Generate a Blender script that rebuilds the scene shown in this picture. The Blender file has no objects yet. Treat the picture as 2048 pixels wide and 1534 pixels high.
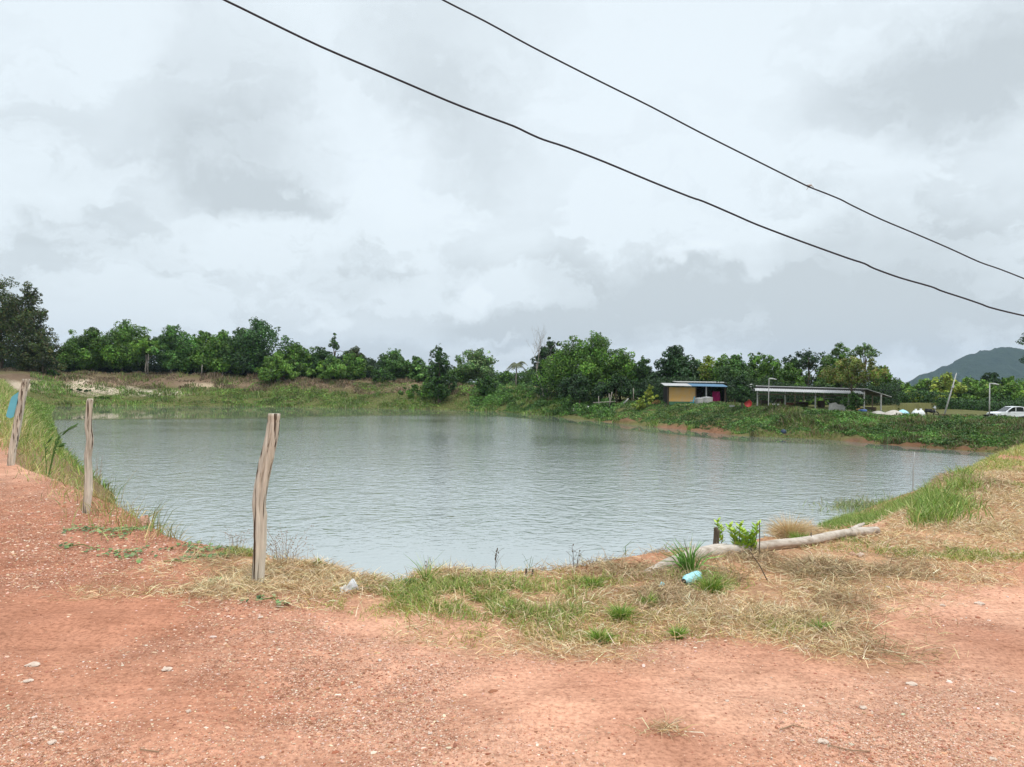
import bpy, math, random
import numpy as np
from mathutils import Vector, Matrix
rnd = random.Random(7); rng = np.random.default_rng(7)
S = bpy.context.scene; COL = S.collection
R = math.radians
# ------------------------------------------------------------------ camera
EYE = 1.6; F = 1547.0
ROLL = R(0.6); PITCH = R(0.30)
cam_d = bpy.data.cameras.new('camera'); cam = bpy.data.objects.new('camera', cam_d); COL.objects.link(cam)
cam_d.sensor_width = 36; cam_d.lens = F/2048*36; cam_d.clip_start = .05; cam_d.clip_end = 20000
ROT = Matrix.Rotation(R(90)+PITCH, 3, 'X') @ Matrix.Rotation(ROLL, 3, 'Z')
cam.matrix_world = Matrix.Translation((0, 0, EYE)) @ ROT.to_4x4()
S.camera = cam
ROTN = np.array(ROT)
def ray(px, py):
    px = np.asarray(px, float); py = np.asarray(py, float)
    d = np.stack([(px-1024)/F, -(py-767)/F, -np.ones_like(px)], -1)
    d = d @ ROTN.T
    return d/d[..., 1:2]
def P(px, py, D):                       # point at depth D (metres north of the camera) seen at a photo pixel
    d = ray(px, py)
    return np.array([d[0]*D, D, EYE+d[2]*D])
def PZ(px, py, z=0.0):                  # point on the level z
    d = ray(px, py); k = (z-EYE)/d[..., 2]
    return np.stack([d[..., 0]*k, k*np.ones_like(d[..., 0]), z*np.ones_like(k)], -1)
# ------------------------------------------------------------------ world
SUN_EL, SUN_AZ = R(58), R(150)          # azimuth clockwise from +Y
w = bpy.data.worlds.new('World'); S.world = w; w.use_nodes = True
nt = w.node_tree; nt.nodes.clear()
def N(t, **kw):
    n = NT.nodes.new(t)
    for k, v in kw.items():
        if k.startswith('_'): setattr(n, k[1:], v)
        else: n.inputs[k.replace('__', ' ')].default_value = v
    return n
def LK(a, b): NT.links.new(a, b)
def math_(op, a, b=None, c=None, clamp=False):
    n = NT.nodes.new('ShaderNodeMath'); n.operation = op; n.use_clamp = clamp
    for i, v in enumerate((a, b, c)):
        if v is None: continue
        if isinstance(v, (int, float)): n.inputs[i].default_value = v
        else: LK(v, n.inputs[i])
    return n.outputs[0]
def vmath(op, a, b=None):
    n = NT.nodes.new('ShaderNodeVectorMath'); n.operation = op
    for i, v in enumerate((a, b)):
        if v is None: continue
        if isinstance(v, (tuple, list)): n.inputs[i].default_value = v
        else: LK(v, n.inputs[i])
    return n.outputs['Value'] if op in ('LENGTH', 'DOT_PRODUCT', 'DISTANCE') else n.outputs[0]
def mixc(f, a, b, mode='MIX'):
    n = NT.nodes.new('ShaderNodeMix'); n.data_type = 'RGBA'; n.blend_type = mode
    for k, v in ((0, f), (6, a), (7, b)):
        if isinstance(v, (int, float)): n.inputs[k].default_value = v
        elif isinstance(v, (tuple, list)): n.inputs[k].default_value = (*v[:3], 1)
        else: LK(v, n.inputs[k])
    return n.outputs[2]
def ramp(f, stops, interp='LINEAR'):
    n = NT.nodes.new('ShaderNodeValToRGB'); cr = n.color_ramp; cr.interpolation = interp
    while len(cr.elements) < len(stops): cr.elements.new(.5)
    for e, (p, c) in zip(cr.elements, stops):
        e.position = p; e.color = (*c[:3], 1) if not isinstance(c, (int, float)) else (c, c, c, 1)
    LK(f, n.inputs[0]); return n.outputs[0]
def noise(vec, scale, detail=4, rough=.5, dist=0., out='Fac'):
    n = NT.nodes.new('ShaderNodeTexNoise'); n.inputs['Scale'].default_value = scale
    n.inputs['Detail'].default_value = detail; n.inputs['Roughness'].default_value = rough; n.inputs['Distortion'].default_value = dist
    if vec is not None: LK(vec, n.inputs['Vector'])
    return n.outputs[0] if out == 'Fac' else n.outputs[1]
NT = nt
tc = N('ShaderNodeTexCoord'); dirv = tc.outputs['Generated']
sky = N('ShaderNodeTexSky', _sky_type='NISHITA', _sun_disc=False, _sun_elevation=SUN_EL, _sun_rotation=SUN_AZ, _altitude=50., _air_density=1.5, _dust_density=3.)
sep = N('ShaderNodeSeparateXYZ'); LK(dirv, sep.inputs[0]); dz = sep.outputs[2]
wn = noise(dirv, 3.0, 6, .55, 0., 'Color')
warp = vmath('ADD', dirv, vmath('SCALE', vmath('SUBTRACT', wn, (.5, .5, .5))))
for n in nt.nodes:
    if n.type == 'VECT_MATH' and n.operation == 'SCALE': n.inputs['Scale'].default_value = .12
wn2 = noise(dirv, 9.0, 7, .6, 0., 'Color')
w2 = NT.nodes.new('ShaderNodeVectorMath'); w2.operation = 'SCALE'; w2.inputs['Scale'].default_value = .13
LK(vmath('SUBTRACT', wn2, (.5, .5, .5)), w2.inputs[0])
warp2 = vmath('ADD', warp, w2.outputs[0])
def blob(px, py, rx, ry, amp, soft=1.0, src=None):
    d = ray(px, py); d = d/np.linalg.norm(d)
    v = vmath('MULTIPLY', vmath('SUBTRACT', src or warp2, tuple(float(q) for q in d)), (F/rx, F/rx, F/ry))
    ln = vmath('LENGTH', v)
    n = NT.nodes.new('ShaderNodeMapRange'); n.interpolation_type = 'SMOOTHSTEP'
    LK(ln, n.inputs[0]); n.inputs[1].default_value = 1+soft*.5; n.inputs[2].default_value = max(0, 1-soft); n.inputs[3].default_value = 0; n.inputs[4].default_value = amp
    return n.outputs[0]
dark = None
for b in [(500, 330, 190, 105, .85, .8), (520, 395, 130, 38, .5, .9), (480, 130, 170, 150, .5, .9), (850, 60, 150, 200, .42, .9), (930, 250, 150, 110, .55, .8), (1080, 60, 110, 90, .4, 1.),
          (60, 520, 330, 120, .45, 1.), (150, 250, 180, 110, .3, 1.), (1800, 190, 190, 95, .95, .9), (1980, 110, 170, 100, .55, .9), (2100, 60, 150, 80, .35, 1.),
          (700, 540, 120, 75, .62, .8), (1140, 545, 110, 75, .62, .8), (1850, 470, 210, 90, .55, .9), (1700, 560, 420, 100, .8, .9), (1500, 640, 480, 80, .9, .9), (1150, 650, 260, 45, .8, .9),
          (1850, 680, 320, 60, .75, .9), (750, 700, 300, 30, .6, 1.), (960, 630, 130, 30, .55, .9), (900, 540, 90, 60, .35, .9), (1330, 560, 130, 40, .5, .9), (250, 470, 180, 60, .3, 1.)]:
    o = blob(*b[:5], b[5]*.8); dark = o if dark is None else math_('ADD', dark, o)
brt = None
for b in [(945, 572, 40, 30, 1.0, .45), (905, 600, 34, 20, .7, .5), (840, 642, 22, 9, .9, .5), (1385, 503, 50, 22, 1.0, .5), (1330, 520, 30, 22, .8, .5), (1285, 545, 38, 30, .8, .5), (690, 628, 50, 24, .8, .5), (630, 640, 45, 16, .7, .6), (1000, 660, 40, 8, .5, .5), (420, 650, 60, 20, .5, 1), (1300, 250, 330, 200, .6, 1.), (760, 330, 130, 70, .8, 1.), (820, 400, 160, 30, .6, 1.), (380, 400, 60, 40, .5, 1), (1080, 690, 90, 14, .6, 1)]:
    o = blob(*b); brt = o if brt is None else math_('ADD', brt, o)
# general cloud texture, spread over a plane above so that it thins out with perspective
dzc = math_('ADD', math_('MAXIMUM', dz, 0.), .12)
cmb = N('ShaderNodeCombineXYZ'); LK(math_('DIVIDE', sep.outputs[0], dzc), cmb.inputs[0]); LK(math_('DIVIDE', sep.outputs[1], dzc), cmb.inputs[1])
pl = noise(cmb.outputs[0], 1.3, 8, .55, .2)
dark = math_('ADD', dark, math_('MULTIPLY', math_('SUBTRACT', pl, .5), 1.1))
det = noise(warp2, 9, 9, .66)
# heaped cumulus edges low in the sky
cu = noise(vmath('MULTIPLY', warp2, (1., 1., 2.2)), 6.5, 8, .58, .1)
cu = ramp(cu, [(.46, 0.), (.535, 1.)])
lowm = NT.nodes.new('ShaderNodeMapRange'); lowm.interpolation_type = 'SMOOTHSTEP'; LK(dz, lowm.inputs[0]); lowm.inputs[1].default_value = .02; lowm.inputs[2].default_value = .45; lowm.inputs[3].default_value = .55; lowm.inputs[4].default_value = .16
dark = math_('MULTIPLY', math_('ADD', dark, math_('MULTIPLY', math_('SUBTRACT', det, .5), .5)), .82)
dark = math_('ADD', dark, math_('MULTIPLY', math_('SUBTRACT', cu, .42), lowm.outputs[0]))
dark = math_('MULTIPLY', dark, 1.0, clamp=True)
brt = math_('MULTIPLY', brt, 1.0, clamp=True)
K = 10.0   # the cloud colours go through the same 0.1 strength as the sky
c_light = (.91*K, 1.0*K, 1.055*K); c_grey = (.635*K, .70*K, .735*K)
cl = mixc(math_('MULTIPLY', dark, .95), c_light, c_grey)
hz = NT.nodes.new('ShaderNodeMapRange'); LK(dz, hz.inputs[0]); hz.inputs[1].default_value = 0; hz.inputs[2].default_value = .18; hz.inputs[3].default_value = 1; hz.inputs[4].default_value = 0
cl = mixc(math_('MULTIPLY', hz.outputs[0], .35), cl, (.62*K, .70*K, .77*K))
cl = mixc(math_('MULTIPLY', brt, .85), cl, (.95*K, 1.04*K, 1.10*K))
# overcast: the clouds overhead (outside the frame) are brighter than those low down
up = NT.nodes.new('ShaderNodeMapRange'); up.interpolation_type = 'SMOOTHSTEP'; LK(dz, up.inputs[0]); up.inputs[1].default_value = .42; up.inputs[2].default_value = .95; up.inputs[3].default_value = 1.; up.inputs[4].default_value = 2.1
cl = mixc(1.0, cl, up.outputs[0], 'MULTIPLY')
fin = mixc(.9, sky.outputs[0], cl)
bg = N('ShaderNodeBackground'); bg.inputs['Strength'].default_value = .1; LK(fin, bg.inputs[0])
wo = N('ShaderNodeOutputWorld'); LK(bg.outputs[0], wo.inputs[0])
w.cycles.sampling_method = 'MANUAL'; w.cycles.sample_map_resolution = 512
# ------------------------------------------------------------------ sun, exposure
sd = bpy.data.lights.new('sun', 'SUN'); sd.energy = 1.5; sd.angle = R(12); sd.color = (1, .95, .88)
so = bpy.data.objects.new('sun', sd); COL.objects.link(so)
so.rotation_euler = (R(90)-SUN_EL, 0, -SUN_AZ+R(180)) ; so.rotation_euler = Vector((math.sin(SUN_AZ)*math.cos(SUN_EL), math.cos(SUN_AZ)*math.cos(SUN_EL), math.sin(SUN_EL))).to_track_quat('Z', 'Y').to_euler()
S.view_settings.view_transform = 'Standard'; S.view_settings.look = 'None'; S.view_settings.exposure = 0; S.view_settings.gamma = 1
S.render.engine = 'CYCLES'; S.cycles.max_bounces = 6; S.cycles.diffuse_bounces = 3; S.cycles.glossy_bounces = 2; S.cycles.transmission_bounces = 3; S.cycles.transparent_max_bounces = 4; S.cycles.volume_bounces = 0
S.cycles.sample_clamp_indirect = 6; S.cycles.use_denoising = True; S.cycles.use_fast_gi = False
# ------------------------------------------------------------------ mesh helpers
def mesh_np(name, V, Fc, mat, col=None, smooth=False):
    V = np.ascontiguousarray(V, np.float32); Fc = np.ascontiguousarray(Fc, np.int32)
    me = bpy.data.meshes.new(name); me.vertices.add(len(V)); me.vertices.foreach_set('co', V.ravel())
    k = Fc.shape[1]; me.loops.add(Fc.size); me.loops.foreach_set('vertex_index', Fc.ravel())
    me.polygons.add(len(Fc)); me.polygons.foreach_set('loop_start', np.arange(0, Fc.size, k, dtype=np.int32))
    me.polygons.foreach_set('use_smooth', np.full(len(Fc), smooth))
    me.update(calc_edges=True)
    if col is not None:
        a = me.color_attributes.new('col', 'FLOAT_COLOR', 'POINT')
        c = np.ones((len(V), 4), np.float32); c[:, :3] = col; a.data.foreach_set('color', c.ravel())
    if mat: me.materials.append(mat)
    return me
def link(name, me, parent=None):
    o = bpy.data.objects.new(name, me); COL.objects.link(o)
    if parent: o.parent = parent
    return o
def org(p):
    while p.parent: p = p.parent
    return np.array(p.location)
def thing(name, label, cat, loc, group=None):
    o = bpy.data.objects.new(name, None); COL.objects.link(o); o.location = tuple(float(v) for v in loc); o.empty_display_size = .1
    o['label'] = label; o['category'] = cat
    if group: o['group'] = group
    return o
def tag(o, label, cat, group=None):
    o['label'] = label; o['category'] = cat
    if group: o['group'] = group
    return o
def part(name, V, Fc, mat, parent, col=None, smooth=False):
    return link(name, mesh_np(name, np.asarray(V, float)-org(parent), Fc, mat, col, smooth), parent)
def solo(name, V, Fc, mat, label, cat, group=None, col=None, smooth=False, base=None):
    V = np.asarray(V, float)
    if base is None: base = np.array([V[:, 0].mean(), V[:, 1].mean(), V[:, 2].min()])
    o = link(name, mesh_np(name, V-base, Fc, mat, col, smooth)); o.location = tuple(float(v) for v in base)
    return tag(o, label, cat, group)
class MB:                                # collects shapes of ONE part (triangles and quads as separate lists, written as triangles)
    def __init__(s): s.v = []; s.f = []; s.n = 0
    def add(s, V, Fs):
        V = np.asarray(V, float); s.v.append(V)
        for f in Fs:
            f = [int(i)+s.n for i in f]
            for i in range(1, len(f)-1): s.f.append((f[0], f[i], f[i+1]))
        s.n += len(V); return s
    def box(s, c, sz, rz=0., rx=0., ry=0.):
        V = np.array([[x, y, z] for x in (-.5, .5) for y in (-.5, .5) for z in (-.5, .5)])*np.array(sz)
        M = np.array(Matrix.Rotation(rz, 3, 'Z') @ Matrix.Rotation(ry, 3, 'Y') @ Matrix.Rotation(rx, 3, 'X'))
        return s.add(V @ M.T+np.array(c), [(0, 1, 3, 2), (4, 6, 7, 5), (0, 4, 5, 1), (2, 3, 7, 6), (0, 2, 6, 4), (1, 5, 7, 3)])
    def tube(s, pts, rads, seg=8, jit=0., cap=True):
        pts = np.asarray(pts, float); n = len(pts)
        if np.isscalar(rads): rads = [rads]*n
        t = np.gradient(pts, axis=0); t /= np.linalg.norm(t, axis=1)[:, None]+1e-9
        ref = np.array([0., 0, 1]) if abs(t[0, 2]) < .9 else np.array([1., 0, 0])
        V = []
        u = np.cross(t[0], ref); u /= np.linalg.norm(u)
        for i in range(n):
            u = u-t[i]*np.dot(u, t[i]); u /= np.linalg.norm(u)+1e-9; v = np.cross(t[i], u)
            for k in range(seg):
                a = 2*math.pi*k/seg; r = rads[i]*(1+(rnd.uniform(-jit, jit) if jit else 0))
                V.append(pts[i]+(u*math.cos(a)+v*math.sin(a))*r)
        Fs = [(i*seg+k, i*seg+(k+1) % seg, (i+1)*seg+(k+1) % seg, (i+1)*seg+k) for i in range(n-1) for k in range(seg)]
        if cap: Fs += [tuple(range(seg))[::-1], tuple((n-1)*seg+k for k in range(seg))]
        return s.add(V, Fs)
    def lathe(s, c, prof, seg=16, sx=1., sy=1.):
        c = np.array(c, float); V = []
        for r, z in prof:
            for k in range(seg):
                a = 2*math.pi*k/seg; V.append(c+np.array([r*sx*math.cos(a), r*sy*math.sin(a), z]))
        n = len(prof)
        Fs = [(i*seg+k, i*seg+(k+1) % seg, (i+1)*seg+(k+1) % seg, (i+1)*seg+k) for i in range(n-1) for k in range(seg)]
        Fs += [tuple(range(seg))[::-1], tuple((n-1)*seg+k for k in range(seg))]
        return s.add(V, Fs)
    def xf(s, M, o=(0, 0, 0)):
        s.v = [np.asarray(v) @ np.asarray(M).T+np.array(o) for v in s.v]; return s
    def arr(s): return np.concatenate(s.v), np.array(s.f, np.int32)
    def part(s, name, mat, parent, smooth=False):
        V, Fc = s.arr(); return part(name, V, Fc, mat, parent, None, smooth)
    def solo(s, name, mat, label, cat, group=None, smooth=False):
        V, Fc = s.arr(); return solo(name, V, Fc, mat, label, cat, group, None, smooth)
# ------------------------------------------------------------------ materials
def newmat(name):
    global NT
    m = bpy.data.materials.new(name); m.use_nodes = True; NT = m.node_tree; NT.nodes.clear(); return m
def finish(shader, disp=None):
    o = NT.nodes.new('ShaderNodeOutputMaterial'); LK(shader, o.inputs[0])
def prin(color, rough=.7, spec=.3, metal=0., normal=None):
    n = NT.nodes.new('ShaderNodeBsdfPrincipled')
    if isinstance(color, (tuple, list)): n.inputs['Base Color'].default_value = (*color[:3], 1)
    else: LK(color, n.inputs['Base Color'])
    if isinstance(rough, (int, float)): n.inputs['Roughness'].default_value = rough
    else: LK(rough, n.inputs['Roughness'])
    n.inputs['Specular IOR Level'].default_value = spec; n.inputs['Metallic'].default_value = metal
    if normal is not None: LK(normal, n.inputs['Normal'])
    return n.outputs[0]
def bump(h, strength=.3, dist=.02):
    n = NT.nodes.new('ShaderNodeBump'); n.inputs['Strength'].default_value = strength; n.inputs['Distance'].default_value = dist
    LK(h, n.inputs['Height']); return n.outputs[0]
def pos(): return NT.nodes.new('ShaderNodeNewGeometry').outputs['Position']
def objc(): return NT.nodes.new('ShaderNodeTexCoord').outputs['Object']
def attr():
    n = NT.nodes.new('ShaderNodeAttribute'); n.attribute_name = 'col'; return n.outputs['Color']
def island(): return NT.nodes.new('ShaderNodeNewGeometry').outputs['Random Per Island']
def scalev(v, s):
    n = NT.nodes.new('ShaderNodeVectorMath'); n.operation = 'MULTIPLY'; LK(v, n.inputs[0]); n.inputs[1].default_value = s; return n.outputs[0]
def simple(name, c, rough=.6, spec=.3, var=.25, sc=6., metal=0., c2=None, bmp=.2):
    m = newmat(name); v = objc(); f = noise(v, sc, 6, .6)
    c2 = c2 or tuple(x*(1-var*1.6) for x in c)
    cc = mixc(ramp(f, [(.3, 0.), (.72, 1.)]), c, c2)
    finish(prin(cc, rough, spec, metal, bump(noise(v, sc*5, 4), bmp, .01))); return m
# foliage: colour of each leaf from its vertices
m_leaf = newmat('foliage'); c = attr()
p1 = prin(c, .5, .35); tr = N('ShaderNodeBsdfTranslucent'); LK(mixc(1., c, (1.25, 1.35, .7), 'MULTIPLY'), tr.inputs[0])
mx = N('ShaderNodeMixShader'); mx.inputs[0].default_value = .11; LK(p1, mx.inputs[1]); LK(tr.outputs[0], mx.inputs[2]); finish(mx.outputs[0])
m_straw = newmat('straw'); finish(prin(attr(), .75, .15))
m_bark = newmat('bark'); v = scalev(objc(), (3, 3, .8)); f = noise(v, 3, 6, .6)
finish(prin(ramp(f, [(.3, (.06, .045, .033)), (.6, (.16, .125, .095)), (.8, (.26, .22, .18))]), .9, .1, 0, bump(f, .5, .05)))
m_palebark = newmat('pale_bark'); v = scalev(objc(), (2, 2, 1)); f = noise(v, 2, 6, .6)
finish(prin(ramp(f, [(.3, (.16, .14, .12)), (.65, (.36, .32, .28))]), .9, .1))
m_wood = newmat('weathered_wood'); v = scalev(objc(), (26, 26, 1.6)); f = noise(v, 1.0, 8, .65); f2 = noise(objc(), 5, 5)
crk = ramp(noise(scalev(objc(), (40, 40, 1.3)), 1.0, 3, .5), [(.38, 0.), (.44, 1.)])
cc = ramp(f, [(.30, (.15, .12, .085)), (.44, (.46, .39, .30)), (.68, (.74, .66, .54))])
cc = mixc(ramp(f2, [(.35, 0.), (.7, .5)]), cc, (.48, .44, .39))
cc = mixc(crk, (.07, .045, .03), cc)
finish(prin(cc, .85, .15, 0, bump(f, .6, .012)))
m_log = newmat('pale_log_wood'); v = scalev(objc(), (4, 22, 22)); f = noise(v, 1.0, 7, .6)
finish(prin(ramp(f, [(.28, (.28, .22, .17)), (.5, (.50, .43, .36)), (.72, (.64, .57, .50))]), .85, .15, 0, bump(f, .4, .01)))
# ground
m_ground = newmat('laterite_ground'); ps = pos(); c = attr()
al = NT.nodes.new('ShaderNodeAttribute'); al.attribute_name = 'grav'; grav = al.outputs['Fac']
n_big = noise(ps, .35, 4, .5, .3); n_mid = noise(ps, 2.2, 8, .62, .4); n_fine = noise(ps, 38, 7, .7)
vo = N('ShaderNodeTexVoronoi', _feature='F1'); vo.inputs['Scale'].default_value = 75; LK(ps, vo.inputs['Vector'])
vo2 = N('ShaderNodeTexVoronoi', _feature='F1'); vo2.inputs['Scale'].default_value = 34; LK(vmath('ADD', ps, scalev(noise(ps, 9, 2, .5, 0., 'Color'), (.05, .05, .05))), vo2.inputs['Vector'])
base = mixc(1., c, mixc(1., ramp(n_big, [(.3, (.86, .84, .82)), (.7, (1.1, 1.08, 1.06))]), ramp(n_mid, [(.28, (.74, .70, .68)), (.5, (1., 1., 1.)), (.75, (1.22, 1.22, 1.24))]), 'MULTIPLY'), 'MULTIPLY')
base = mixc(1., base, ramp(n_fine, [(.28, (.45, .40, .38)), (.48, (1, 1, 1)), (.72, (1.38, 1.42, 1.46))]), 'MULTIPLY')
stk = noise(scalev(ps, (.8, 11., 1)), 1.6, 5, .6, .15)
base = mixc(1., base, ramp(stk, [(.3, (.86, .83, .82)), (.5, (1, 1, 1)), (.7, (1.10, 1.10, 1.09))]), 'MULTIPLY')
sepc = N('ShaderNodeSeparateColor'); LK(vo.outputs['Color'], sepc.inputs[0])
sep2 = N('ShaderNodeSeparateColor'); LK(vo2.outputs['Color'], sep2.inputs[0])
pebc = mixc(1., ramp(sepc.outputs[0], [(0, (.42, .36, .34)), (.35, (.8, .75, .72)), (.7, (1.15, 1.25, 1.3)), (1, (1.35, 1.7, 1.95))]), c, 'MULTIPLY')
pm = math_('MULTIPLY', ramp(vo.outputs['Distance'], [(.42, 1.), (.62, 0.)]), math_('MULTIPLY', grav, ramp(noise(ps, 3.1, 5, .65, .3), [(.42, 0.), (.58, 1.)])))
base = mixc(pm, base, pebc)
pebc2 = mixc(1., ramp(sep2.outputs[0], [(0, (.5, .42, .4)), (.5, (.85, .85, .85)), (.85, (1.2, 1.4, 1.5)), (1, (1.4, 1.8, 2.1))]), c, 'MULTIPLY')
pm2 = math_('MULTIPLY', math_('MULTIPLY', ramp(vo2.outputs['Distance'], [(.28, 1.), (.45, 0.)]), math_('GREATER_THAN', sep2.outputs[1], .45)), grav)
base = mixc(math_('MULTIPLY', pm2, .8), base, pebc2)
hgt = math_('ADD', math_('ADD', math_('MULTIPLY', n_fine, .35), math_('MULTIPLY', pm, .5)), math_('ADD', math_('MULTIPLY', pm2, .9), math_('MULTIPLY', n_mid, 1.2)))
finish(prin(base, .95, .08, 0, bump(hgt, .75, .02)))
# water
m_water = newmat('pond_water'); ps = pos()
aw = NT.nodes.new('ShaderNodeAttribute'); aw.attribute_name = 'calm'; calm = aw.outputs['Fac']
v1 = scalev(ps, (1.0, 2.0, 1)); h0 = noise(scalev(ps, (1., 1.1, 1)), 1.0, 2, .5, .5); h1 = noise(scalev(ps, (1., 1.25, 1)), 2.9, 2, .5, .4); h2 = noise(scalev(ps, (1, 1.9, 1)), 8., 2, .5, .2)
gust = ramp(noise(scalev(ps, (.5, 1., 1)), .085, 3, .55, .6), [(.36, .5), (.6, 1.)])
hh = math_('ADD', math_('MULTIPLY', h0, .55), math_('ADD', math_('MULTIPLY', h1, .42), math_('MULTIPLY', h2, .05)))
bp = NT.nodes.new('ShaderNodeBump'); bp.inputs['Distance'].default_value = .26
LK(hh, bp.inputs['Height']); LK(math_('MULTIPLY', math_('MULTIPLY', gust, calm), .50), bp.inputs['Strength'])
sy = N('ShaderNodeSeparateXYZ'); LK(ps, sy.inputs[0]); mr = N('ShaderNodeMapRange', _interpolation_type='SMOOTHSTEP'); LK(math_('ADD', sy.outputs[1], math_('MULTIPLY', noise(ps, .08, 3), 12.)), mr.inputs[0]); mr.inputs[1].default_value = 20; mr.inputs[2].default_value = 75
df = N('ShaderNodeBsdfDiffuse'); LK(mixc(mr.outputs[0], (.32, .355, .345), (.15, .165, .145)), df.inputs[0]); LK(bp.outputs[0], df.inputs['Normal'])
gl = N('ShaderNodeBsdfGlossy'); gl.inputs[0].default_value = (1, 1, 1, 1); LK(math_('ADD', math_('MULTIPLY', calm, .03), .006), gl.inputs['Roughness']); LK(bp.outputs[0], gl.inputs['Normal'])
fr_ = N('ShaderNodeFresnel'); fr_.inputs['IOR'].default_value = 2.0; LK(bp.outputs[0], fr_.inputs['Normal'])
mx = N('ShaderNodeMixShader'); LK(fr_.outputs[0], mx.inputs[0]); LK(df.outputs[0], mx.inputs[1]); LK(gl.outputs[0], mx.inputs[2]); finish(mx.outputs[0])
# hill
m_hill = newmat('forested_hill'); f = noise(pos(), .03, 9, .7)
finish(prin(ramp(f, [(.3, (.012, .03, .018)), (.7, (.035, .06, .03))]), .9, .05, 0, bump(noise(pos(), .08, 6, .7), 1., 8.)))
# ------------------------------------------------------------------ terrain
WZ = -2.8
def wpt(px, py, z): return PZ(px, py, z)[:2]
shore = [wpt(*q, WZ) for q in [(1640, 1052), (1750, 1037), (1830, 1010), (1885, 985), (1965, 950)]]
shore += [np.array((34., 50.))]
shore += [wpt(*q, WZ) for q in [(2010, 907), (1950, 903), (1850, 896), (1750, 888), (1640, 878), (1560, 875), (1480, 872), (1400, 863), (1300, 853), (1200, 843), (1150, 838), (1100, 832), (1000, 823), (900, 820), (800, 818), (650, 815), (450, 812), (250, 811), (110, 812), (98, 830), (108, 860), (125, 900), (160, 940), (225, 985)]]
lip_near = [(230, 1010), (330, 1072), (400, 1092), (490, 1105), (600, 1130), (700, 1152), (780, 1176), (850, 1152), (950, 1147), (1100, 1142), (1200, 1131), (1300, 1112), (1380, 1104), (1450, 1092), (1530, 1078)]
for px, py in lip_near[1:]:
    d = ray(px, py); p0 = PZ(px, py, 0)[:2]; shore.append(p0*(1+3.6/np.linalg.norm(p0)))
shore = np.array(shore)
lip = [(*PZ(px, py, 0)[:2], 0.) for px, py in lip_near]
lip += [(*PZ(px, py, 0)[:2], 0.) for px, py in [(1640, 1062), (1750, 1045), (1840, 1018), (1900, 965), (1985, 918), (2060, 890)]]
lip += [(24, 34, -.3), (44, 52, -.8)]
def lp(px, y, D):
    p = P(px, y, D); return (p[0], p[1], p[2])
lip += [lp(2120, 846, 74), lp(2048, 845, 73), lp(1850, 838, 75), lp(1700, 828, 78), lp(1600, 820, 81), lp(1500, 815, 87), lp(1400, 808, 96), lp(1300, 804, 107), lp(1200, 808, 119), lp(1100, 792, 136), lp(1000, 774, 156), lp(850, 769, 167), lp(700, 763, 176), lp(500, 755, 180), lp(250, 748, 181), lp(90, 744, 170)]
lip += [(-98, 145, 2.6), (-66, 100, 1.5), (-39, 60, .7), (-23, 35, .35), (-13.6, 21, .2), (-9.4, 14.6, .1)]
lip = np.array(lip)
def seg_d(x, y, poly, val=None):
    best = np.full(x.shape, 1e9); bv = np.zeros(x.shape)
    for i in range(len(poly)):
        a = poly[i]; b = poly[(i+1) % len(poly)]; ab = b[:2]-a[:2]
        t = np.clip(((x-a[0])*ab[0]+(y-a[1])*ab[1])/(ab@ab+1e-9), 0, 1)
        d = np.hypot(x-a[0]-t*ab[0], y-a[1]-t*ab[1]); m = d < best
        best = np.where(m, d, best)
        if val is not None: bv = np.where(m, a[2]+(b[2]-a[2])*t, bv)
    return best, bv
def inside(x, y, poly):
    c = np.zeros(x.shape, bool)
    for i in range(len(poly)):
        a = poly[i]; b = poly[(i+1) % len(poly)]
        m = ((a[1] > y) != (b[1] > y))
        xx = (b[0]-a[0])*(y-a[1])/(b[1]-a[1]+1e-12)+a[0]
        c ^= m & (x < xx)
    return c
def vnoise(x, y, sc, seed=0):           # cheap smooth value noise
    x = np.asarray(x)*sc+seed*17.3; y = np.asarray(y)*sc-seed*9.1
    xi = np.floor(x).astype(np.int64); yi = np.floor(y).astype(np.int64); fx = x-xi; fy = y-yi
    fx = fx*fx*(3-2*fx); fy = fy*fy*(3-2*fy)
    def h(i, j):
        n = (i*374761393+j*668265263+seed*974711) & 0xffffffff
        n = ((n ^ (n >> 13))*1274126177) & 0xffffffff
        return ((n ^ (n >> 16)) & 0xffff)/65535.
    return (h(xi, yi)*(1-fx)+h(xi+1, yi)*fx)*(1-fy)+(h(xi, yi+1)*(1-fx)+h(xi+1, yi+1)*fx)*fy
def fbm(x, y, sc, seed=0, o=4):
    s = 0; a = 1; t = 0
    for k in range(o): s = s+a*vnoise(x, y, sc*2**k, seed+k); t += a; a *= .5
    return s/t-.5
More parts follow.
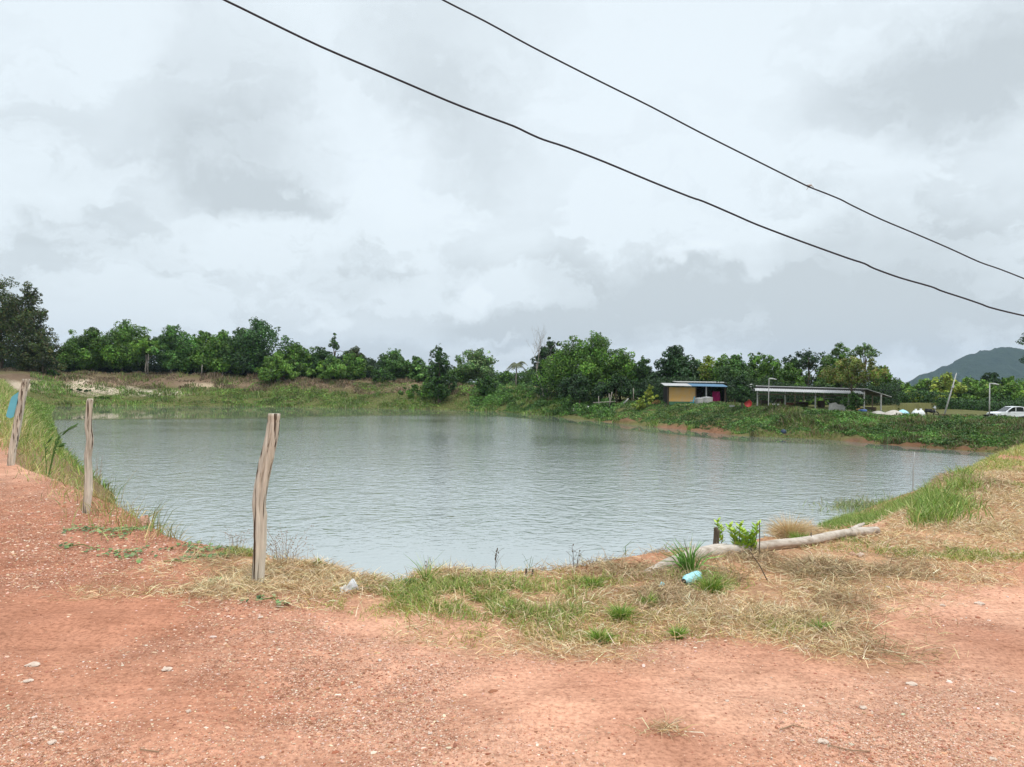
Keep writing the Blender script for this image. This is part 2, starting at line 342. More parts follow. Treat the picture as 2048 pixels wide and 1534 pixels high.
def terrain(x, y):
    x = np.atleast_1d(np.asarray(x, float)); y = np.atleast_1d(np.asarray(y, float))
    dL, hL = seg_d(x, y, lip, True); dS, _ = seg_d(x, y, shore)
    iL = inside(x, y, lip); iS = inside(x, y, shore)
    r = np.hypot(x, y); t = dL/(dL+dS+1e-6)
    far = np.clip((r-30)/40, 0, 1)
    s = t*(1-far)+(1-(1-t)**1.35)*far
    z = np.where(iS, WZ-np.minimum(dS*.45, 1.6), np.where(iL, hL*(1-s)+WZ*s, hL*np.clip(1-(dL-150)/400, 0, 1)))
    amp = .05+.5*np.clip((r-60)/120, 0, 1)
    edge = np.clip(np.minimum(dS, 6)/6, 0, 1)
    n = fbm(x, y, .12, 3, 5)*2*amp*edge + fbm(x, y, .9, 5, 4)*.10*np.clip(dS/2, 0, 1)
    z = z+np.where(iS, 0, n)+np.where((~iL) & (r < 30), fbm(x, y, 2.2, 301, 3)*.035+fbm(x, y*.35, 7, 302, 2)*.012-.02*np.exp(-((y-4.15-.1*x)/.28)**2)*(r < 9)-.02*np.exp(-((y-5.0-.1*x)/.25)**2)*(r < 9), 0)
    z = z+np.where((~iS) & iL & (y > 42) & (x > 8), .42*np.clip(dS/.35, 0, 1)*np.clip(t*1.3, 0, 1)*np.clip(.5+fbm(x, y, .6, 205, 4)*4, 0, 1.5), 0)
    # dried spoil mound on the right shoulder
    m = PZ(1990, 985, 0); z = z+.16*np.exp(-(((x-m[0])/3.2)**2+((y-m[1])/2.2)**2))*(~iS)
    return z
def TZ(x, y): return float(terrain([x], [y])[0])
def ground_at(px, py, n=700):           # first point of the terrain seen at a pixel
    d = ray(px, py); D = np.geomspace(2.5, 260, n); x = d[0]*D; z = EYE+d[2]*D
    g = terrain(x, D); k = np.argmax(z < g) if (z < g).any() else n-1
    return np.array([x[k], D[k], g[k]])
def onray(px, D):                       # terrain point at depth D under image column px
    d = ray(px, 780); x = d[0]*D; return np.array([x, D, TZ(x, D)])
ang = np.concatenate([np.linspace(-180, -50, 60)[:-1], np.linspace(-50, 50, 860), np.linspace(50, 180, 60)[1:]])
rad = np.concatenate([np.geomspace(.4, 2.6, 30)[:-1], np.geomspace(2.6, 14, 260)[:-1], np.geomspace(14, 40, 130)[:-1], np.geomspace(40, 260, 300)[:-1], np.geomspace(260, 4300, 30)])
A, RR = np.meshgrid(R(1)*ang, rad); X = np.sin(A)*RR; Y = np.cos(A)*RR
Z = np.concatenate([terrain(X[i:i+40].ravel(), Y[i:i+40].ravel()).reshape(-1, X.shape[1]) for i in range(0, len(X), 40)])
nr, na = X.shape
V = np.stack([X, Y, Z], -1).reshape(-1, 3)
i0 = (np.arange(nr-1)[:, None]*na+np.arange(na-1)[None]).ravel()
FQ = np.stack([i0, i0+1, i0+na+1, i0+na], 1)
# centre cap
# ---- zones (kinds of ground), fixed in the world
def poly_px(pts, z=0.): return np.array([PZ(a, b, z)[:2] for a, b in pts])
straw_poly = poly_px([(330, 1170), (440, 1120), (520, 1095), (620, 1120), (740, 1155), (790, 1175), (860, 1140), (1100, 1130), (1300, 1110), (1420, 1092), (1560, 1060), (1700, 1050), (1850, 1000), (1940, 930), (2300, 900), (2300, 1060), (2000, 1105), (1960, 1180), (1850, 1220), (1720, 1240), (1680, 1290), (1450, 1285), (1250, 1300), (1050, 1268), (800, 1240), (600, 1215), (420, 1200)])
def zone_straw(x, y):
    d, _ = seg_d(x, y, straw_poly); s = np.where(inside(x, y, straw_poly), d, -d)
    s = s+fbm(x, y, 1.3, 11, 5)*1.5
    return np.clip(s/.9+.42, 0, 1)
def ell(x, y, px, py, wx, wy, z=0.):
    c = PZ(px, py, z); ex = PZ(px+wx, py, z)[0]-c[0]; ey = abs(PZ(px, py-wy, z)[1]-c[1])
    return np.exp(-(((x-c[0])/ex)**2+((y-c[1])/ey)**2))
def pix(x, y, z):                       # where a world point falls in the photograph (used to lay out the ground kinds once)
    q = np.stack([x, y, z-EYE], -1) @ ROTN
    return 1024+q[..., 0]/-q[..., 2]*F, 767-q[..., 1]/-q[..., 2]*F
def gravd(x, y):                        # how gravelly the road is: loose beds between smooth wheel tracks
    g = np.clip(.36+fbm(x, y, .75, 31, 4)*3.6, 0, 1)
    px_, py_ = pix(x, np.maximum(y, 1.), 0*x)
    sm = np.clip(np.exp(-((py_-1395-(px_-1000)*.12)/70)**2)*np.clip((px_-820)/120, 0, 1)*np.clip((1580-px_)/120, 0, 1)+np.exp(-((px_-330)/130)**2-((py_-1430)/90)**2)*.8+np.exp(-((px_-200)/200)**2-((py_-1240)/50)**2)*.8+np.exp(-((px_-1750)/200)**2-((py_-1270)/30)**2)*.5, 0, 1)
    ad = .6*np.exp(-((px_-1800)/230)**2-((py_-1440)/80)**2)+.55*np.exp(-((px_-720)/170)**2-((py_-1440)/80)**2)+.6*np.exp(-((px_-180)/280)**2-((py_-1060)/60)**2)+.4*np.exp(-((px_-420)/250)**2-((py_-1180)/40)**2)+.4*np.exp(-((px_-1850)/200)**2-((py_-1150)/50)**2)
    return np.clip((g+ad)*(1-.85*sm), .03, 1)
x, y, z = V[:, 0], V[:, 1], V[:, 2]; r = np.hypot(x, y)
dS, _ = seg_d(x, y, shore); iS = inside(x, y, shore); iL = inside(x, y, lip)
def lerp(a, b, t): return a*(1-t[:, None])+np.array(b)*t[:, None]
colr = np.tile(np.array([.49, .232, .145]), (len(V), 1))
t = np.clip(.5+fbm(x, y, .55, 21, 5)*2.2, 0, 1); colr = lerp(colr, (.60, .345, .238), t*.8)
t = np.clip(-.25+fbm(x, y, .8, 22, 4)*3.2, 0, 1)+np.clip(-.2+fbm(x, y*.5, .35, 29, 4)*3, 0, 1)*.6; colr = lerp(colr, (.37, .15, .088), np.clip(t, 0, 1)*.5)
leftdark = np.clip((-x-1.9+.25*(y-3))/2.2, 0, 1)*np.clip((14-y)/6, 0, 1)
colr = lerp(colr, (.32, .125, .07), leftdark*.6*(x < 0))
zs = zone_straw(x, y)*(r < 60); colr = lerp(colr, (.40, .25, .14), zs*.75)
farz = np.clip((r-22)/20, 0, 1); 
colr = lerp(colr, (.12, .12, .045), farz)
bank = (iL & ~iS & (r < 45)); colr[bank] = colr[bank]*.5+np.array([.17, .15, .06])*.5
pxs, pys = pix(x, np.maximum(y, 1.), z)
isfar = (y > 45)
def patch(px, py, wx, wy, c, k=1., seed=0, w0=1.):
    global colr
    g = np.exp(-(((pxs-px)/wx)**2+((pys-py)/wy)**2)*w0)*isfar
    g = np.clip((g*1.6-.35+fbm(x, y, .35, 40+seed, 4)*1.3), 0, 1)*(g > .03)*k
    colr = lerp(colr, c, g)
for i, q in enumerate([(60, 752, 110, 10, (.15, .105, .07)), (300, 762, 330, 14, (.20, .14, .095)), (600, 770, 300, 9, (.21, .15, .10)), (850, 772, 140, 7, (.19, .15, .09)),
          (175, 772, 50, 16, (.55, .45, .34)), (230, 782, 60, 9, (.5, .42, .33)), (320, 786, 60, 6, (.62, .55, .45)), (50, 772, 60, 10, (.45, .37, .28)), (420, 770, 60, 6, (.42, .33, .23))]):
    patch(*q, seed=i)
for q in [(1245, 838, 50, 7, (.19, .105, .06)), (1380, 857, 110, 9, (.21, .115, .068)), (1430, 866, 60, 7, (.19, .10, .058)), (1840, 888, 110, 11, (.15, .08, .045)), (1930, 893, 80, 12, (.14, .075, .04)), (1720, 882, 50, 7, (.16, .09, .055)),
          (1340, 808, 60, 4, (.4, .3, .22)), (1800, 838, 120, 5, (.36, .28, .2)), (1950, 842, 90, 4, (.36, .28, .2))]:
    patch(*q, seed=5)
me = mesh_np('ground', V, FQ, m_ground, colr, True)
gv = np.clip((1-zs*.8)*(r < 40)*gravd(x, y)*1.25, 0, 1).astype(np.float32)
a = me.attributes.new('grav', 'FLOAT', 'POINT'); a.data.foreach_set('value', gv)
ground = link('ground', me); ground['kind'] = 'structure'
# ---- water sheet
gx = np.linspace(-125, 48, 150); gy = np.linspace(6, 190, 160); GX, GY = np.meshgrid(gx, gy)
V = np.stack([GX, GY, np.full_like(GX, WZ)], -1).reshape(-1, 3); i0 = (np.arange(159)[:, None]*150+np.arange(149)[None]).ravel()
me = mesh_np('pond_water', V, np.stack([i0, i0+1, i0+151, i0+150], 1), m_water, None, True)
wpx, wpy = pix(V[:, 0], V[:, 1], V[:, 2])
sh_line = np.interp(wpx, [0, 100, 500, 800, 1000, 1150, 1300, 1480, 1640, 1850, 2048], [812, 812, 812, 818, 823, 838, 853, 872, 878, 896, 910])
band = np.interp(wpx, [0, 450, 700, 900, 1300, 2048], [26, 24, 14, 6, 10, 7])
cm = np.clip((wpy-sh_line-band)/4, .02, 1)
near = np.clip((1165-wpy)/150, .18, 1); cm = cm*near
a = me.attributes.new('calm', 'FLOAT', 'POINT'); a.data.foreach_set('value', cm.astype(np.float32))
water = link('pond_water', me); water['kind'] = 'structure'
# ---- hill
hx = np.linspace(700, 4200, 480); hy = np.linspace(2300, 3700, 60); HX, HY = np.meshgrid(hx, hy)
prof_px = np.array([1700, 1790, 1840, 1880, 1920, 1960, 2010, 2030, 2048, 2120, 2250, 2500, 2900, 3400])
prof_py = np.array([800, 784, 752, 738, 720, 705, 694, 697, 700, 690, 660, 670, 700, 775])
D0 = 2600.; hxp = np.array([P(a, b, D0) for a, b in zip(prof_px, prof_py)])
hh_ = np.interp(HX*D0/HY, hxp[:, 0], np.maximum(hxp[:, 2], -2))
HZ = hh_*np.clip(1-((HY-2650)/340.)**2*.5, -.2, 1)*np.clip((HY-2300)/300, 0, 1)+fbm(HX, HY, .004, 3, 5)*40*np.clip(hh_/40, 0, 1)+fbm(HX, HY, .035, 8, 3)*26*np.clip(hh_/30, 0, 1)
V = np.stack([HX, HY, HZ-1], -1).reshape(-1, 3); i0 = (np.arange(59)[:, None]*480+np.arange(479)[None]).ravel()
o = link('hill', mesh_np('hill', V, np.stack([i0, i0+1, i0+481, i0+480], 1), m_hill, None, True)); o['kind'] = 'structure'
# ------------------------------------------------------------------ leaves and blades
def unit(v): return v/(np.linalg.norm(v, axis=-1, keepdims=True)+1e-9)
def leaf_quads(C, Nn, size, asp=.55):
    n = len(C); size = np.broadcast_to(size, (n,))[:, None]
    u = unit(np.cross(Nn, unit(rng.normal(size=(n, 3))))); v = np.cross(Nn, u)
    bend = Nn*size*.12
    V = np.stack([C-u*size*.5, C-v*size*asp*.5+bend, C+u*size*.5, C+v*size*asp*.5+bend], 1).reshape(-1, 3)
    return V, np.arange(4*n).reshape(n, 4)
def leafcol(n, c, var=.28, per=4):
    c = np.atleast_2d(np.array(c)); k = rng.integers(0, len(c), n)
    L = c[k]*np.exp(rng.normal(0, var, (n, 1)))*(1+rng.normal(0, .09, (n, 3)))
    return np.repeat(np.clip(L, .004, .8), per, 0)
def clumps_to_leaves(cc, cr, total, size, flat=.8):
    wts = cr**2; k = rng.choice(len(cc), total, p=wts/wts.sum())
    d = unit(rng.normal(size=(total, 3))); rr = rng.uniform(.45, 1.08, total)**.6
    d2 = d*np.array([1, 1, flat])
    C = cc[k]+d2*(cr[k]*rr)[:, None]
    Nn = unit(d*.9+rng.normal(size=(total, 3))*.45+np.array([0, 0, .4]))
    return C, Nn, k
def tube_tree(base, top, r0, nb, crownpts, mb, seg=6):
    base = np.array(base, float); top = np.array(top, float); H = np.linalg.norm(top-base)
    pts = [base+(top-base)*t+np.array([rnd.uniform(-1, 1), rnd.uniform(-1, 1), 0])*H*.02*(0 < t < 1) for t in np.linspace(0, 1, 6)]
    mb.tube(pts, [r0*(1-.75*t) for t in np.linspace(0, 1, 6)], seg)
    for q in crownpts:
        t = rnd.uniform(.3, .8); a = base+(top-base)*t
        mid = (a+q)/2+np.array([0, 0, H*.04])
        mb.tube([a, mid, q], [r0*.4*(1-t*.5), r0*.25, r0*.06], 5)
KINDS = {  # leaf colours (linear)
 'dark': [(.028, .072, .011), (.042, .095, .014)], 'mid': [(.075, .16, .02), (.10, .185, .026)], 'bright': [(.14, .25, .036), (.11, .21, .03)],
 'yellow': [(.25, .29, .04), (.18, .25, .035)], 'olive': [(.035, .06, .015), (.05, .08, .018), (.08, .08, .025)], 'pale': [(.15, .21, .075), (.08, .16, .045)], 'deep': [(.018, .045, .011), (.026, .062, .014)]}
def make_tree(px, top, hw, D, kind, label, name='broadleaf_tree', cat='tree', group=None, bot=None, dens=1., shape='round', n=None, trunk=True, bark=None, leaf=None, trunk_r=None, lean=0., sizek=1.):
    b = onray(px, D); zt = P(px, top, D)[2]; H = zt-b[2]; Rx = hw*D/F; Ry = Rx*rnd.uniform(.8, 1.)
    zb = (P(px, bot, D)[2]-b[2]) if bot else H*(.05 if shape == 'wide' else .10)
    t = thing(name, label, cat, b, group)
    ls = (leaf or max(.10, D*.0027))*sizek
    hh = H-zb; nc = n or int(40+16*min(3, H/5))
    cc = []; cr = []; tries = 0
    def envf(u):
        if shape == 'round': return max(.12, math.sin(math.pi*min(1, u*.74+.20)))**.6
        if shape == 'wide': return max(.05, 1-u**2.6)**.5
        if shape == 'slim': return .62+.38*math.sin(u*math.pi*.9+.35)-.25*max(0, u-.75)/.25
        return 1-.35*u
    ph = [rnd.uniform(0, 6.3) for _ in range(4)]
    for i in range(nc):
        u = ((i+rnd.random())/nc)**.85; an = i*2.39996+rnd.uniform(-.5, .5); e = envf(u)*(1+.22*math.sin(2*an+ph[0]+u*3)+.14*math.sin(3*an+ph[1]-u*5)); u = u*(1-.13*u*(1+math.sin(an*1.0+ph[2]))*(rnd.random() < .8))
        rc = rnd.uniform(.15, .36)*min(Rx, hh*.6)*(1.15-.5*u)
        rr = e*rnd.choice([.35, .62, .85, 1., 1.])*rnd.uniform(.85, 1.05)
        k = max(.05, rr-rc/Rx*.8)
        cc.append(b+np.array([math.cos(an)*k*Rx, math.sin(an)*k*Ry, zb+rc*.5+(hh-rc*1.35)*u])); cr.append(rc)
    # a leader at the very top and sprigs round the edge
    cc.append(b+np.array([rnd.uniform(-.15, .15)*Rx, 0, zb+hh*.93])); cr.append(.14*min(Rx, hh))
    main = len(cc)
    for _ in range(int(nc*1.3)):
        j = rnd.randrange(main); d = unit(np.array([rnd.gauss(0, 1), rnd.gauss(0, 1), abs(rnd.gauss(0, .8))]))
        cc.append(cc[j]+d*cr[j]*rnd.uniform(.85, 1.25)); cr.append(cr[j]*rnd.uniform(.22, .42))
    cc = np.array(cc); cr = np.array(cr)
    cc[:, 2] = np.minimum(cc[:, 2], b[2]+H*rng.uniform(.93, 1.06, len(cc))-cr)
    area = sum(4*math.pi*cr**2); total = int(min(15000, max(1200, dens*1.2*area/(ls*ls*.55))))
    C, Nn, k = clumps_to_leaves(cc, cr, total, ls)
    Vv, Fv = leaf_quads(C, Nn, ls*rng.uniform(.6, 1.35, total))
    kc = KINDS[kind] if isinstance(kind, str) else kind
    ck = np.exp(rng.normal(0, .34, len(cc)))[k]*(1+0*k)
    colv = leafcol(total, kc)*np.repeat(ck, 4)[:, None]
    part('crown', Vv, Fv, m_leaf, t, np.clip(colv, .003, .6))
    if trunk:
        mb = MB(); r0 = trunk_r or H*.018+.05
        tube_tree(b-np.array([0, 0, .3]), b+np.array([lean, 0, zb+hh*.75]), r0, 5, [cc[j] for j in rnd.sample(range(main), min(6, main))], mb)
        mb.part('trunk', bark or m_bark, t, True)
    return t
def blades(Pp, L, W, tilt, curve, cols, az=None):
    n = len(Pp); az = rng.uniform(0, 2*math.pi, n) if az is None else az
    L = np.broadcast_to(L, (n,)); W = np.broadcast_to(W, (n,)); tilt = np.broadcast_to(tilt, (n,)); curve = np.broadcast_to(curve, (n,))
    h = np.stack([np.cos(az), np.sin(az), 0*az], -1); zz = np.array([0, 0, 1.])
    def dd(t): return h*np.sin(t)[:, None]+zz*np.cos(t)[:, None]
    d1 = dd(tilt); d2 = dd(tilt+curve)
    ra = rng.uniform(0, 2*math.pi, n); rv = np.stack([np.cos(ra), np.sin(ra), .3+0*ra], -1)
    wv = unit(np.cross(d1, rv))*W[:, None]*.5
    b0 = Pp; m0 = b0+d1*(L*.5)[:, None]; t0 = m0+d2*(L*.5)[:, None]
    V = np.stack([b0-wv, b0+wv, m0-wv*.85, m0+wv*.85, t0-wv*.15, t0+wv*.15], 1).reshape(-1, 3)
    i = np.arange(n)*6; Fq = np.concatenate([np.stack([i, i+1, i+3, i+2], 1), np.stack([i+2, i+3, i+5, i+4], 1)])
    return V, Fq, np.repeat(cols, 6, 0)
def stuff(name, V, Fc, mat, col, label=None):
    o = link(name, mesh_np(name, V, Fc, mat, col)); o['kind'] = 'stuff'; return o
def colors(n, pal, var=.2):
    pal = np.array(pal); c = pal[rng.integers(0, len(pal), n)]
    return np.clip(c*np.exp(rng.normal(0, var, (n, 1)))*(1+rng.normal(0, .05, (n, 3))), .005, .85)
STRAW = [(.72, .54, .31), (.66, .48, .27), (.78, .63, .40), (.52, .36, .20), (.45, .30, .17), (.70, .57, .39)]
GREEN = [(.22, .31, .06), (.30, .36, .09), (.15, .25, .045), (.40, .40, .14), (.5, .42, .2)]
GREYSTRAW = [(.42, .31, .18), (.50, .38, .23), (.33, .22, .12), (.58, .46, .29)]
# ---- near straw and grass
def near_pts(n, x0=-250, x1=2300, y0=1045, y1=1320):
    q = PZ(rng.uniform(x0, x1, n), rng.uniform(y0, y1, n), 0.); return q[:, 0], q[:, 1]
def place(x, y): return np.stack([x, y, terrain(x, y)], -1)
x, y = near_pts(330000, y0=925, y1=1330)
d = zone_straw(x, y); pn = np.clip(.55+fbm(x, y, 2.3, 51, 4)*2.8, .06, 1)
pxx, pyy = pix(x, y, 0*x)
band_edge = np.clip(1.1-np.abs(pyy-1255-8*np.sin(pxx/60))/60, 0, 1)*((pxx > 850) & (pxx < 1750))
keep = rng.random(len(x)) < d*np.clip(pn*.8+band_edge*.25, 0, .95)
x, y = x[keep], y[keep]; Pp = place(x, y); ok = Pp[:, 2] > -1.2; Pp = Pp[ok]; n = len(Pp)
dist = Pp[:, 1]
gx_ = fbm(Pp[:, 0], Pp[:, 1], 1.1, 61, 3)
cols = np.where((gx_ > .10)[:, None], colors(n, GREYSTRAW), colors(n, STRAW))
L = rng.uniform(.03, .13, n)*(1+.3*(gx_ > .1)); W = .0022+.0004*dist*rng.uniform(.6, 1.3, n)
til = rng.normal(R(80), R(14), n); til = np.where(rng.random(n) < .12, rng.uniform(R(10), R(60), n), til)
Pp[:, 2] += rng.uniform(.002, .03, n)
V, Fq, cv = blades(Pp, L, W, til, rng.uniform(-.1, .6, n), cols)
stuff('dry_grass', V, Fq, m_straw, cv)
# piled straw heaps (hay like mats) and standing grass round the lip
def heap_pts(n, px, py, wx, wy, hgt):
    c = PZ(px, py, 0.); ex = PZ(px+wx, py, 0.)[0]-c[0]; ey = abs(PZ(px, py-wy, 0.)[1]-c[1])
    a = rng.uniform(0, 2*math.pi, n); r_ = np.sqrt(rng.random(n))*rng.uniform(.45, 1.3, n)*(1+.25*np.sin(a*3+px)+.15*np.sin(a*5+py))
    x = c[0]+ex*r_*np.cos(a); y = c[1]+ey*r_*np.sin(a)
    P_ = place(x, y); P_[:, 2] += rng.random(n)*hgt*np.clip(1-r_**2, 0, 1)+.005; return P_
acc = []
for px, py, wx, wy, h, n, pal in [(600, 1150, 130, 22, .20, 5200, 0), (480, 1185, 150, 18, .07, 3000, 0), (720, 1175, 80, 18, .08, 2200, 0), (900, 1160, 90, 10, .07, 2000, 0), (1580, 1062, 60, 20, .22, 4200, 2),
                              (1640, 1150, 110, 22, .15, 4200, 1), (1800, 1150, 60, 14, .09, 1400, 1), (1330, 1195, 90, 24, .10, 2600, 1), (1260, 1150, 100, 16, .06, 1700, 1), (1500, 1120, 70, 14, .07, 1500, 1), (1650, 1240, 90, 16, .06, 1700, 0), (1550, 1235, 90, 22, .05, 1600, 0),
                              (1930, 985, 90, 16, .12, 4500, 1), (2000, 1010, 120, 18, .10, 3500, 0), (1960, 1060, 130, 16, .07, 2600, 0), (2040, 965, 90, 12, .12, 2500, 0), (1850, 1035, 80, 12, .06, 1800, 0), (1330, 1478, 45, 14, .03, 110, 0)]:
    q = heap_pts(n, px, py, wx, wy, h*.5); c = colors(n, [STRAW, GREYSTRAW, [(.60, .44, .26), (.52, .37, .22), (.66, .52, .33)]][pal])
    acc.append(blades(q, rng.uniform(.04, .17, n), (.0022+.0004*q[:, 1])*rng.uniform(.6, 1.2, n), rng.normal(R(76), R(20), n), rng.uniform(0, 1.1, n), c))
def cat3(acc):
    V = []; Fq = []; C = []; o = 0
    for a_, b_, c_ in acc: V.append(a_); Fq.append(b_+o); C.append(c_); o += len(a_)
    return np.concatenate(V), np.concatenate(Fq), np.concatenate(C)
stuff('straw_piles', *[cat3(acc)[i] if i < 2 else None for i in (0, 1)], m_straw, cat3(acc)[2])
# green short grass
acc = []
for px, py, wx, wy, n, L0, L1, pal in [(960, 1200, 150, 34, 8500, .05, .20, 0), (880, 1185, 100, 20, 3000, .04, .15, 0), (1080, 1222, 90, 20, 2500, .05, .16, 0), (1190, 1165, 60, 12, 700, .05, .16, 0), (1400, 1160, 70, 12, 1100, .05, .14, 0),
                              (1560, 1255, 50, 18, 700, .04, .12, 1), (1870, 1105, 130, 10, 2300, .04, .12, 0), (1960, 1115, 120, 8, 1500, .04, .1, 1), (1700, 1085, 60, 10, 900, .04, .1, 0), (1640, 1150, 50, 12, 250, .05, .14, 0), (480, 1110, 60, 10, 1200, .05, .14, 0),
                              (1965, 935, 80, 14, 2400, .06, .18, 2), (2040, 908, 70, 16, 3800, .10, .28, 2), (2090, 893, 90, 10, 5000, .12, .34, 2), (1990, 925, 60, 14, 2600, .08, .22, 2), (1890, 985, 50, 10, 500, .04, .10, 2), (2060, 1000, 40, 12, 900, .05, .14, 0), (760, 1215, 110, 14, 900, .03, .1, 1), (1300, 1240, 160, 20, 1100, .03, .1, 1), (1120, 1270, 220, 16, 1500, .03, .1, 1)]:
    q = heap_pts(n, px, py, wx*1.3, wy*1.2, .005); c = colors(n, [GREEN, [(.36, .36, .1), (.28, .32, .08), (.5, .42, .18)], [(.28, .34, .07), (.36, .42, .11), (.20, .28, .05), (.48, .44, .18), (.55, .45, .22)]][pal])
    g = fbm(q[:, 0], q[:, 1], 3., 71, 3); m = g > -.12; q = q[m]; c = c[m]; n = len(q)
    acc.append(blades(q, rng.uniform(L0, L1, n)*.62, (.0025+.00045*q[:, 1])*rng.uniform(.7, 1.3, n), np.abs(rng.normal(R(35), R(28), n)), rng.uniform(.1, 1.1, n), c))
# the green slope by the water on the right
x = []; 
for (a_, b_, wx, wy, n) in [(1750, 1042, 110, 12, 7000), (1680, 1052, 60, 8, 2500), (1840, 1018, 70, 16, 6000), (1900, 975, 50, 16, 1500)]:
    qx = rng.normal(a_, wx*.6, n); qy = rng.normal(b_, wy*.6, n)
    dd_ = ray(qx, qy); k = rng.uniform(14, 26, n)
    # march down the ray to the bank
    for _ in range(14):
        zt = terrain(dd_[:, 0]*k, k); zr = EYE+dd_[:, 2]*k; k = np.clip(k+(zr-zt)*2.2, 8, 40)
    q = np.stack([dd_[:, 0]*k, k, terrain(dd_[:, 0]*k, k)], -1)
    zr = EYE+dd_[:, 2]*k; q = q[(np.abs(zr-q[:, 2]) < .25) & (q[:, 2] > WZ-.05)]; n = len(q)
    acc.append(blades(q, rng.uniform(.08, .26, n), .011*rng.uniform(.7, 1.3, n), np.abs(rng.normal(R(15), R(15), n)), rng.uniform(.1, .8, n), colors(n, [(.20, .31, .06), (.28, .38, .09), (.16, .25, .05), (.4, .4, .15)])))
V, Fq, cv = cat3(acc); stuff('green_grass', V, Fq, m_leaf, cv)
# sparse sedge standing in the shallow water, right
q = []
for _ in range(1):
    n = 900; qx = rng.normal(1735, 45, n); qy = rng.normal(1014, 6, n); b_ = PZ(qx, qy, WZ)
    V, Fq, cv = blades(b_, rng.uniform(.12, .38, n), .02, np.abs(rng.normal(R(30), R(25), n)), rng.uniform(.2, .9, n), colors(n, [(.22, .26, .09), (.3, .28, .14), (.16, .22, .07)]))
    stuff('water_grass', V, Fq, m_leaf, cv)
# grass along the left lip and left bank
acc = []
def along(pts, n, sd):
    pts = np.array(pts, float); sl = np.hypot(*(np.diff(pts, axis=0).T)); cs = np.concatenate([[0], np.cumsum(sl)]); s = rng.uniform(0, cs[-1], n)
    x = np.interp(s, cs, pts[:, 0])+rng.normal(0, sd, n); y = np.interp(s, cs, pts[:, 1])+rng.normal(0, sd, n); return x, y
LB = [PZ(a_, b_, 0)[:2] for a_, b_ in [(340, 1078), (290, 1050), (235, 1008), (180, 975), (130, 945), (80, 905)]]+[np.array((-13.9, 21.)), np.array((-22.5, 35.))]
x, y = along(LB, 5500, .30); q = place(x, y); q = q[q[:, 2] > -1.5]; n = len(q)
acc.append(blades(q, rng.uniform(.08, .32, n), (.003+.0005*q[:, 1])*rng.uniform(.7, 1.3, n), np.abs(rng.normal(R(25), R(22), n)), rng.uniform(.1, 1., n), colors(n, [(.28, .32, .09), (.42, .34, .14), (.20, .27, .06), (.50, .38, .18), (.26, .21, .1)])))
x, y = along([(-11.5, 17.5), (-14., 22), (-23.5, 36), (-38, 58), (-60, 90)], 11000, 1.2); q = place(x, y); q = q[q[:, 2] > WZ]; n = len(q)
acc.append(blades(q, rng.uniform(.15, .6, n)*np.clip(q[:, 1]/25, .8, 1.4), (.002+.0007*q[:, 1])*rng.uniform(.7, 1.3, n), np.abs(rng.normal(R(15), R(16), n)), rng.uniform(.1, .9, n), colors(n, [(.22, .30, .06), (.30, .36, .09), (.42, .38, .16), (.14, .22, .045), (.5, .4, .2)])))
x, y = along([PZ(*q_, WZ)[:2] for q_ in [(225, 985), (160, 940), (125, 900), (108, 860), (98, 830), (92, 814)]], 16000, 1.8); q = place(x, y); q = q[q[:, 2] > WZ-.05]; n = len(q)
acc.append(blades(q, rng.uniform(.15, .6, n), (.004+.0008*q[:, 1])*rng.uniform(.7, 1.3, n), np.abs(rng.normal(R(20), R(18), n)), rng.uniform(.1, .9, n), colors(n, [(.14, .24, .04), (.20, .30, .06), (.28, .3, .1), (.1, .18, .03)])))
V, Fq, cv = cat3(acc); stuff('bank_grass', V, Fq, m_leaf, cv)
# ---- gravel
ico = np.array([(-.5257, 0, .8507), (.5257, 0, .8507), (-.5257, 0, -.8507), (.5257, 0, -.8507), (0, .8507, .5257), (0, .8507, -.5257), (0, -.8507, .5257), (0, -.8507, -.5257), (.8507, .5257, 0), (-.8507, .5257, 0), (.8507, -.5257, 0), (-.8507, -.5257, 0)])
icf = np.array([(0, 1, 4), (0, 4, 9), (9, 4, 5), (4, 8, 5), (4, 1, 8), (8, 1, 10), (8, 10, 3), (5, 8, 3), (5, 3, 2), (2, 3, 7), (7, 3, 10), (7, 10, 6), (7, 6, 11), (11, 6, 0), (0, 6, 1), (6, 10, 1), (9, 11, 0), (9, 2, 11), (9, 5, 2), (7, 11, 2)])
def pebbles(Pp, sz, cols):
    n = len(Pp); V = np.repeat(ico[None], n, 0)*(1+rng.normal(0, .16, (n, 12, 1)))
    V = V*(sz[:, None, None]*np.stack([rng.uniform(.8, 1.4, n), rng.uniform(.6, 1., n), rng.uniform(.3, .6, n)], -1)[:, None, :])
    a = rng.uniform(0, 2*math.pi, n); ca, sa = np.cos(a)[:, None], np.sin(a)[:, None]
    X_ = V[..., 0]*ca-V[..., 1]*sa; Y_ = V[..., 0]*sa+V[..., 1]*ca
    V = np.stack([X_, Y_, V[..., 2]], -1)+Pp[:, None]
    Fq = (icf[None]+(np.arange(n)*12)[:, None, None]).reshape(-1, 3)
    return V.reshape(-1, 3), Fq, np.repeat(cols, 12, 0)
x, y = near_pts(420000, -200, 2250, 900, 1560)
m = ~inside(x, y, lip); x, y = x[m], y[m]
gd = gravd(x, y)*(1-.75*zone_straw(x, y))
keep = rng.random(len(x)) < gd*.6; x, y = x[keep], y[keep]; n = len(x); q = place(x, y)
sz = np.exp(rng.normal(math.log(.0037), .5, n))*np.clip(y/5., .75, 1.7)
sz = np.clip(sz, .002, .022); q[:, 2] += sz*.12
pc = colors(n, [(.42, .19, .115), (.50, .26, .165), (.60, .38, .27), (.66, .47, .35), (.30, .12, .07), (.52, .29, .19), (.55, .34, .23), (.46, .22, .14), (.70, .54, .43), (.36, .15, .09)], .12)
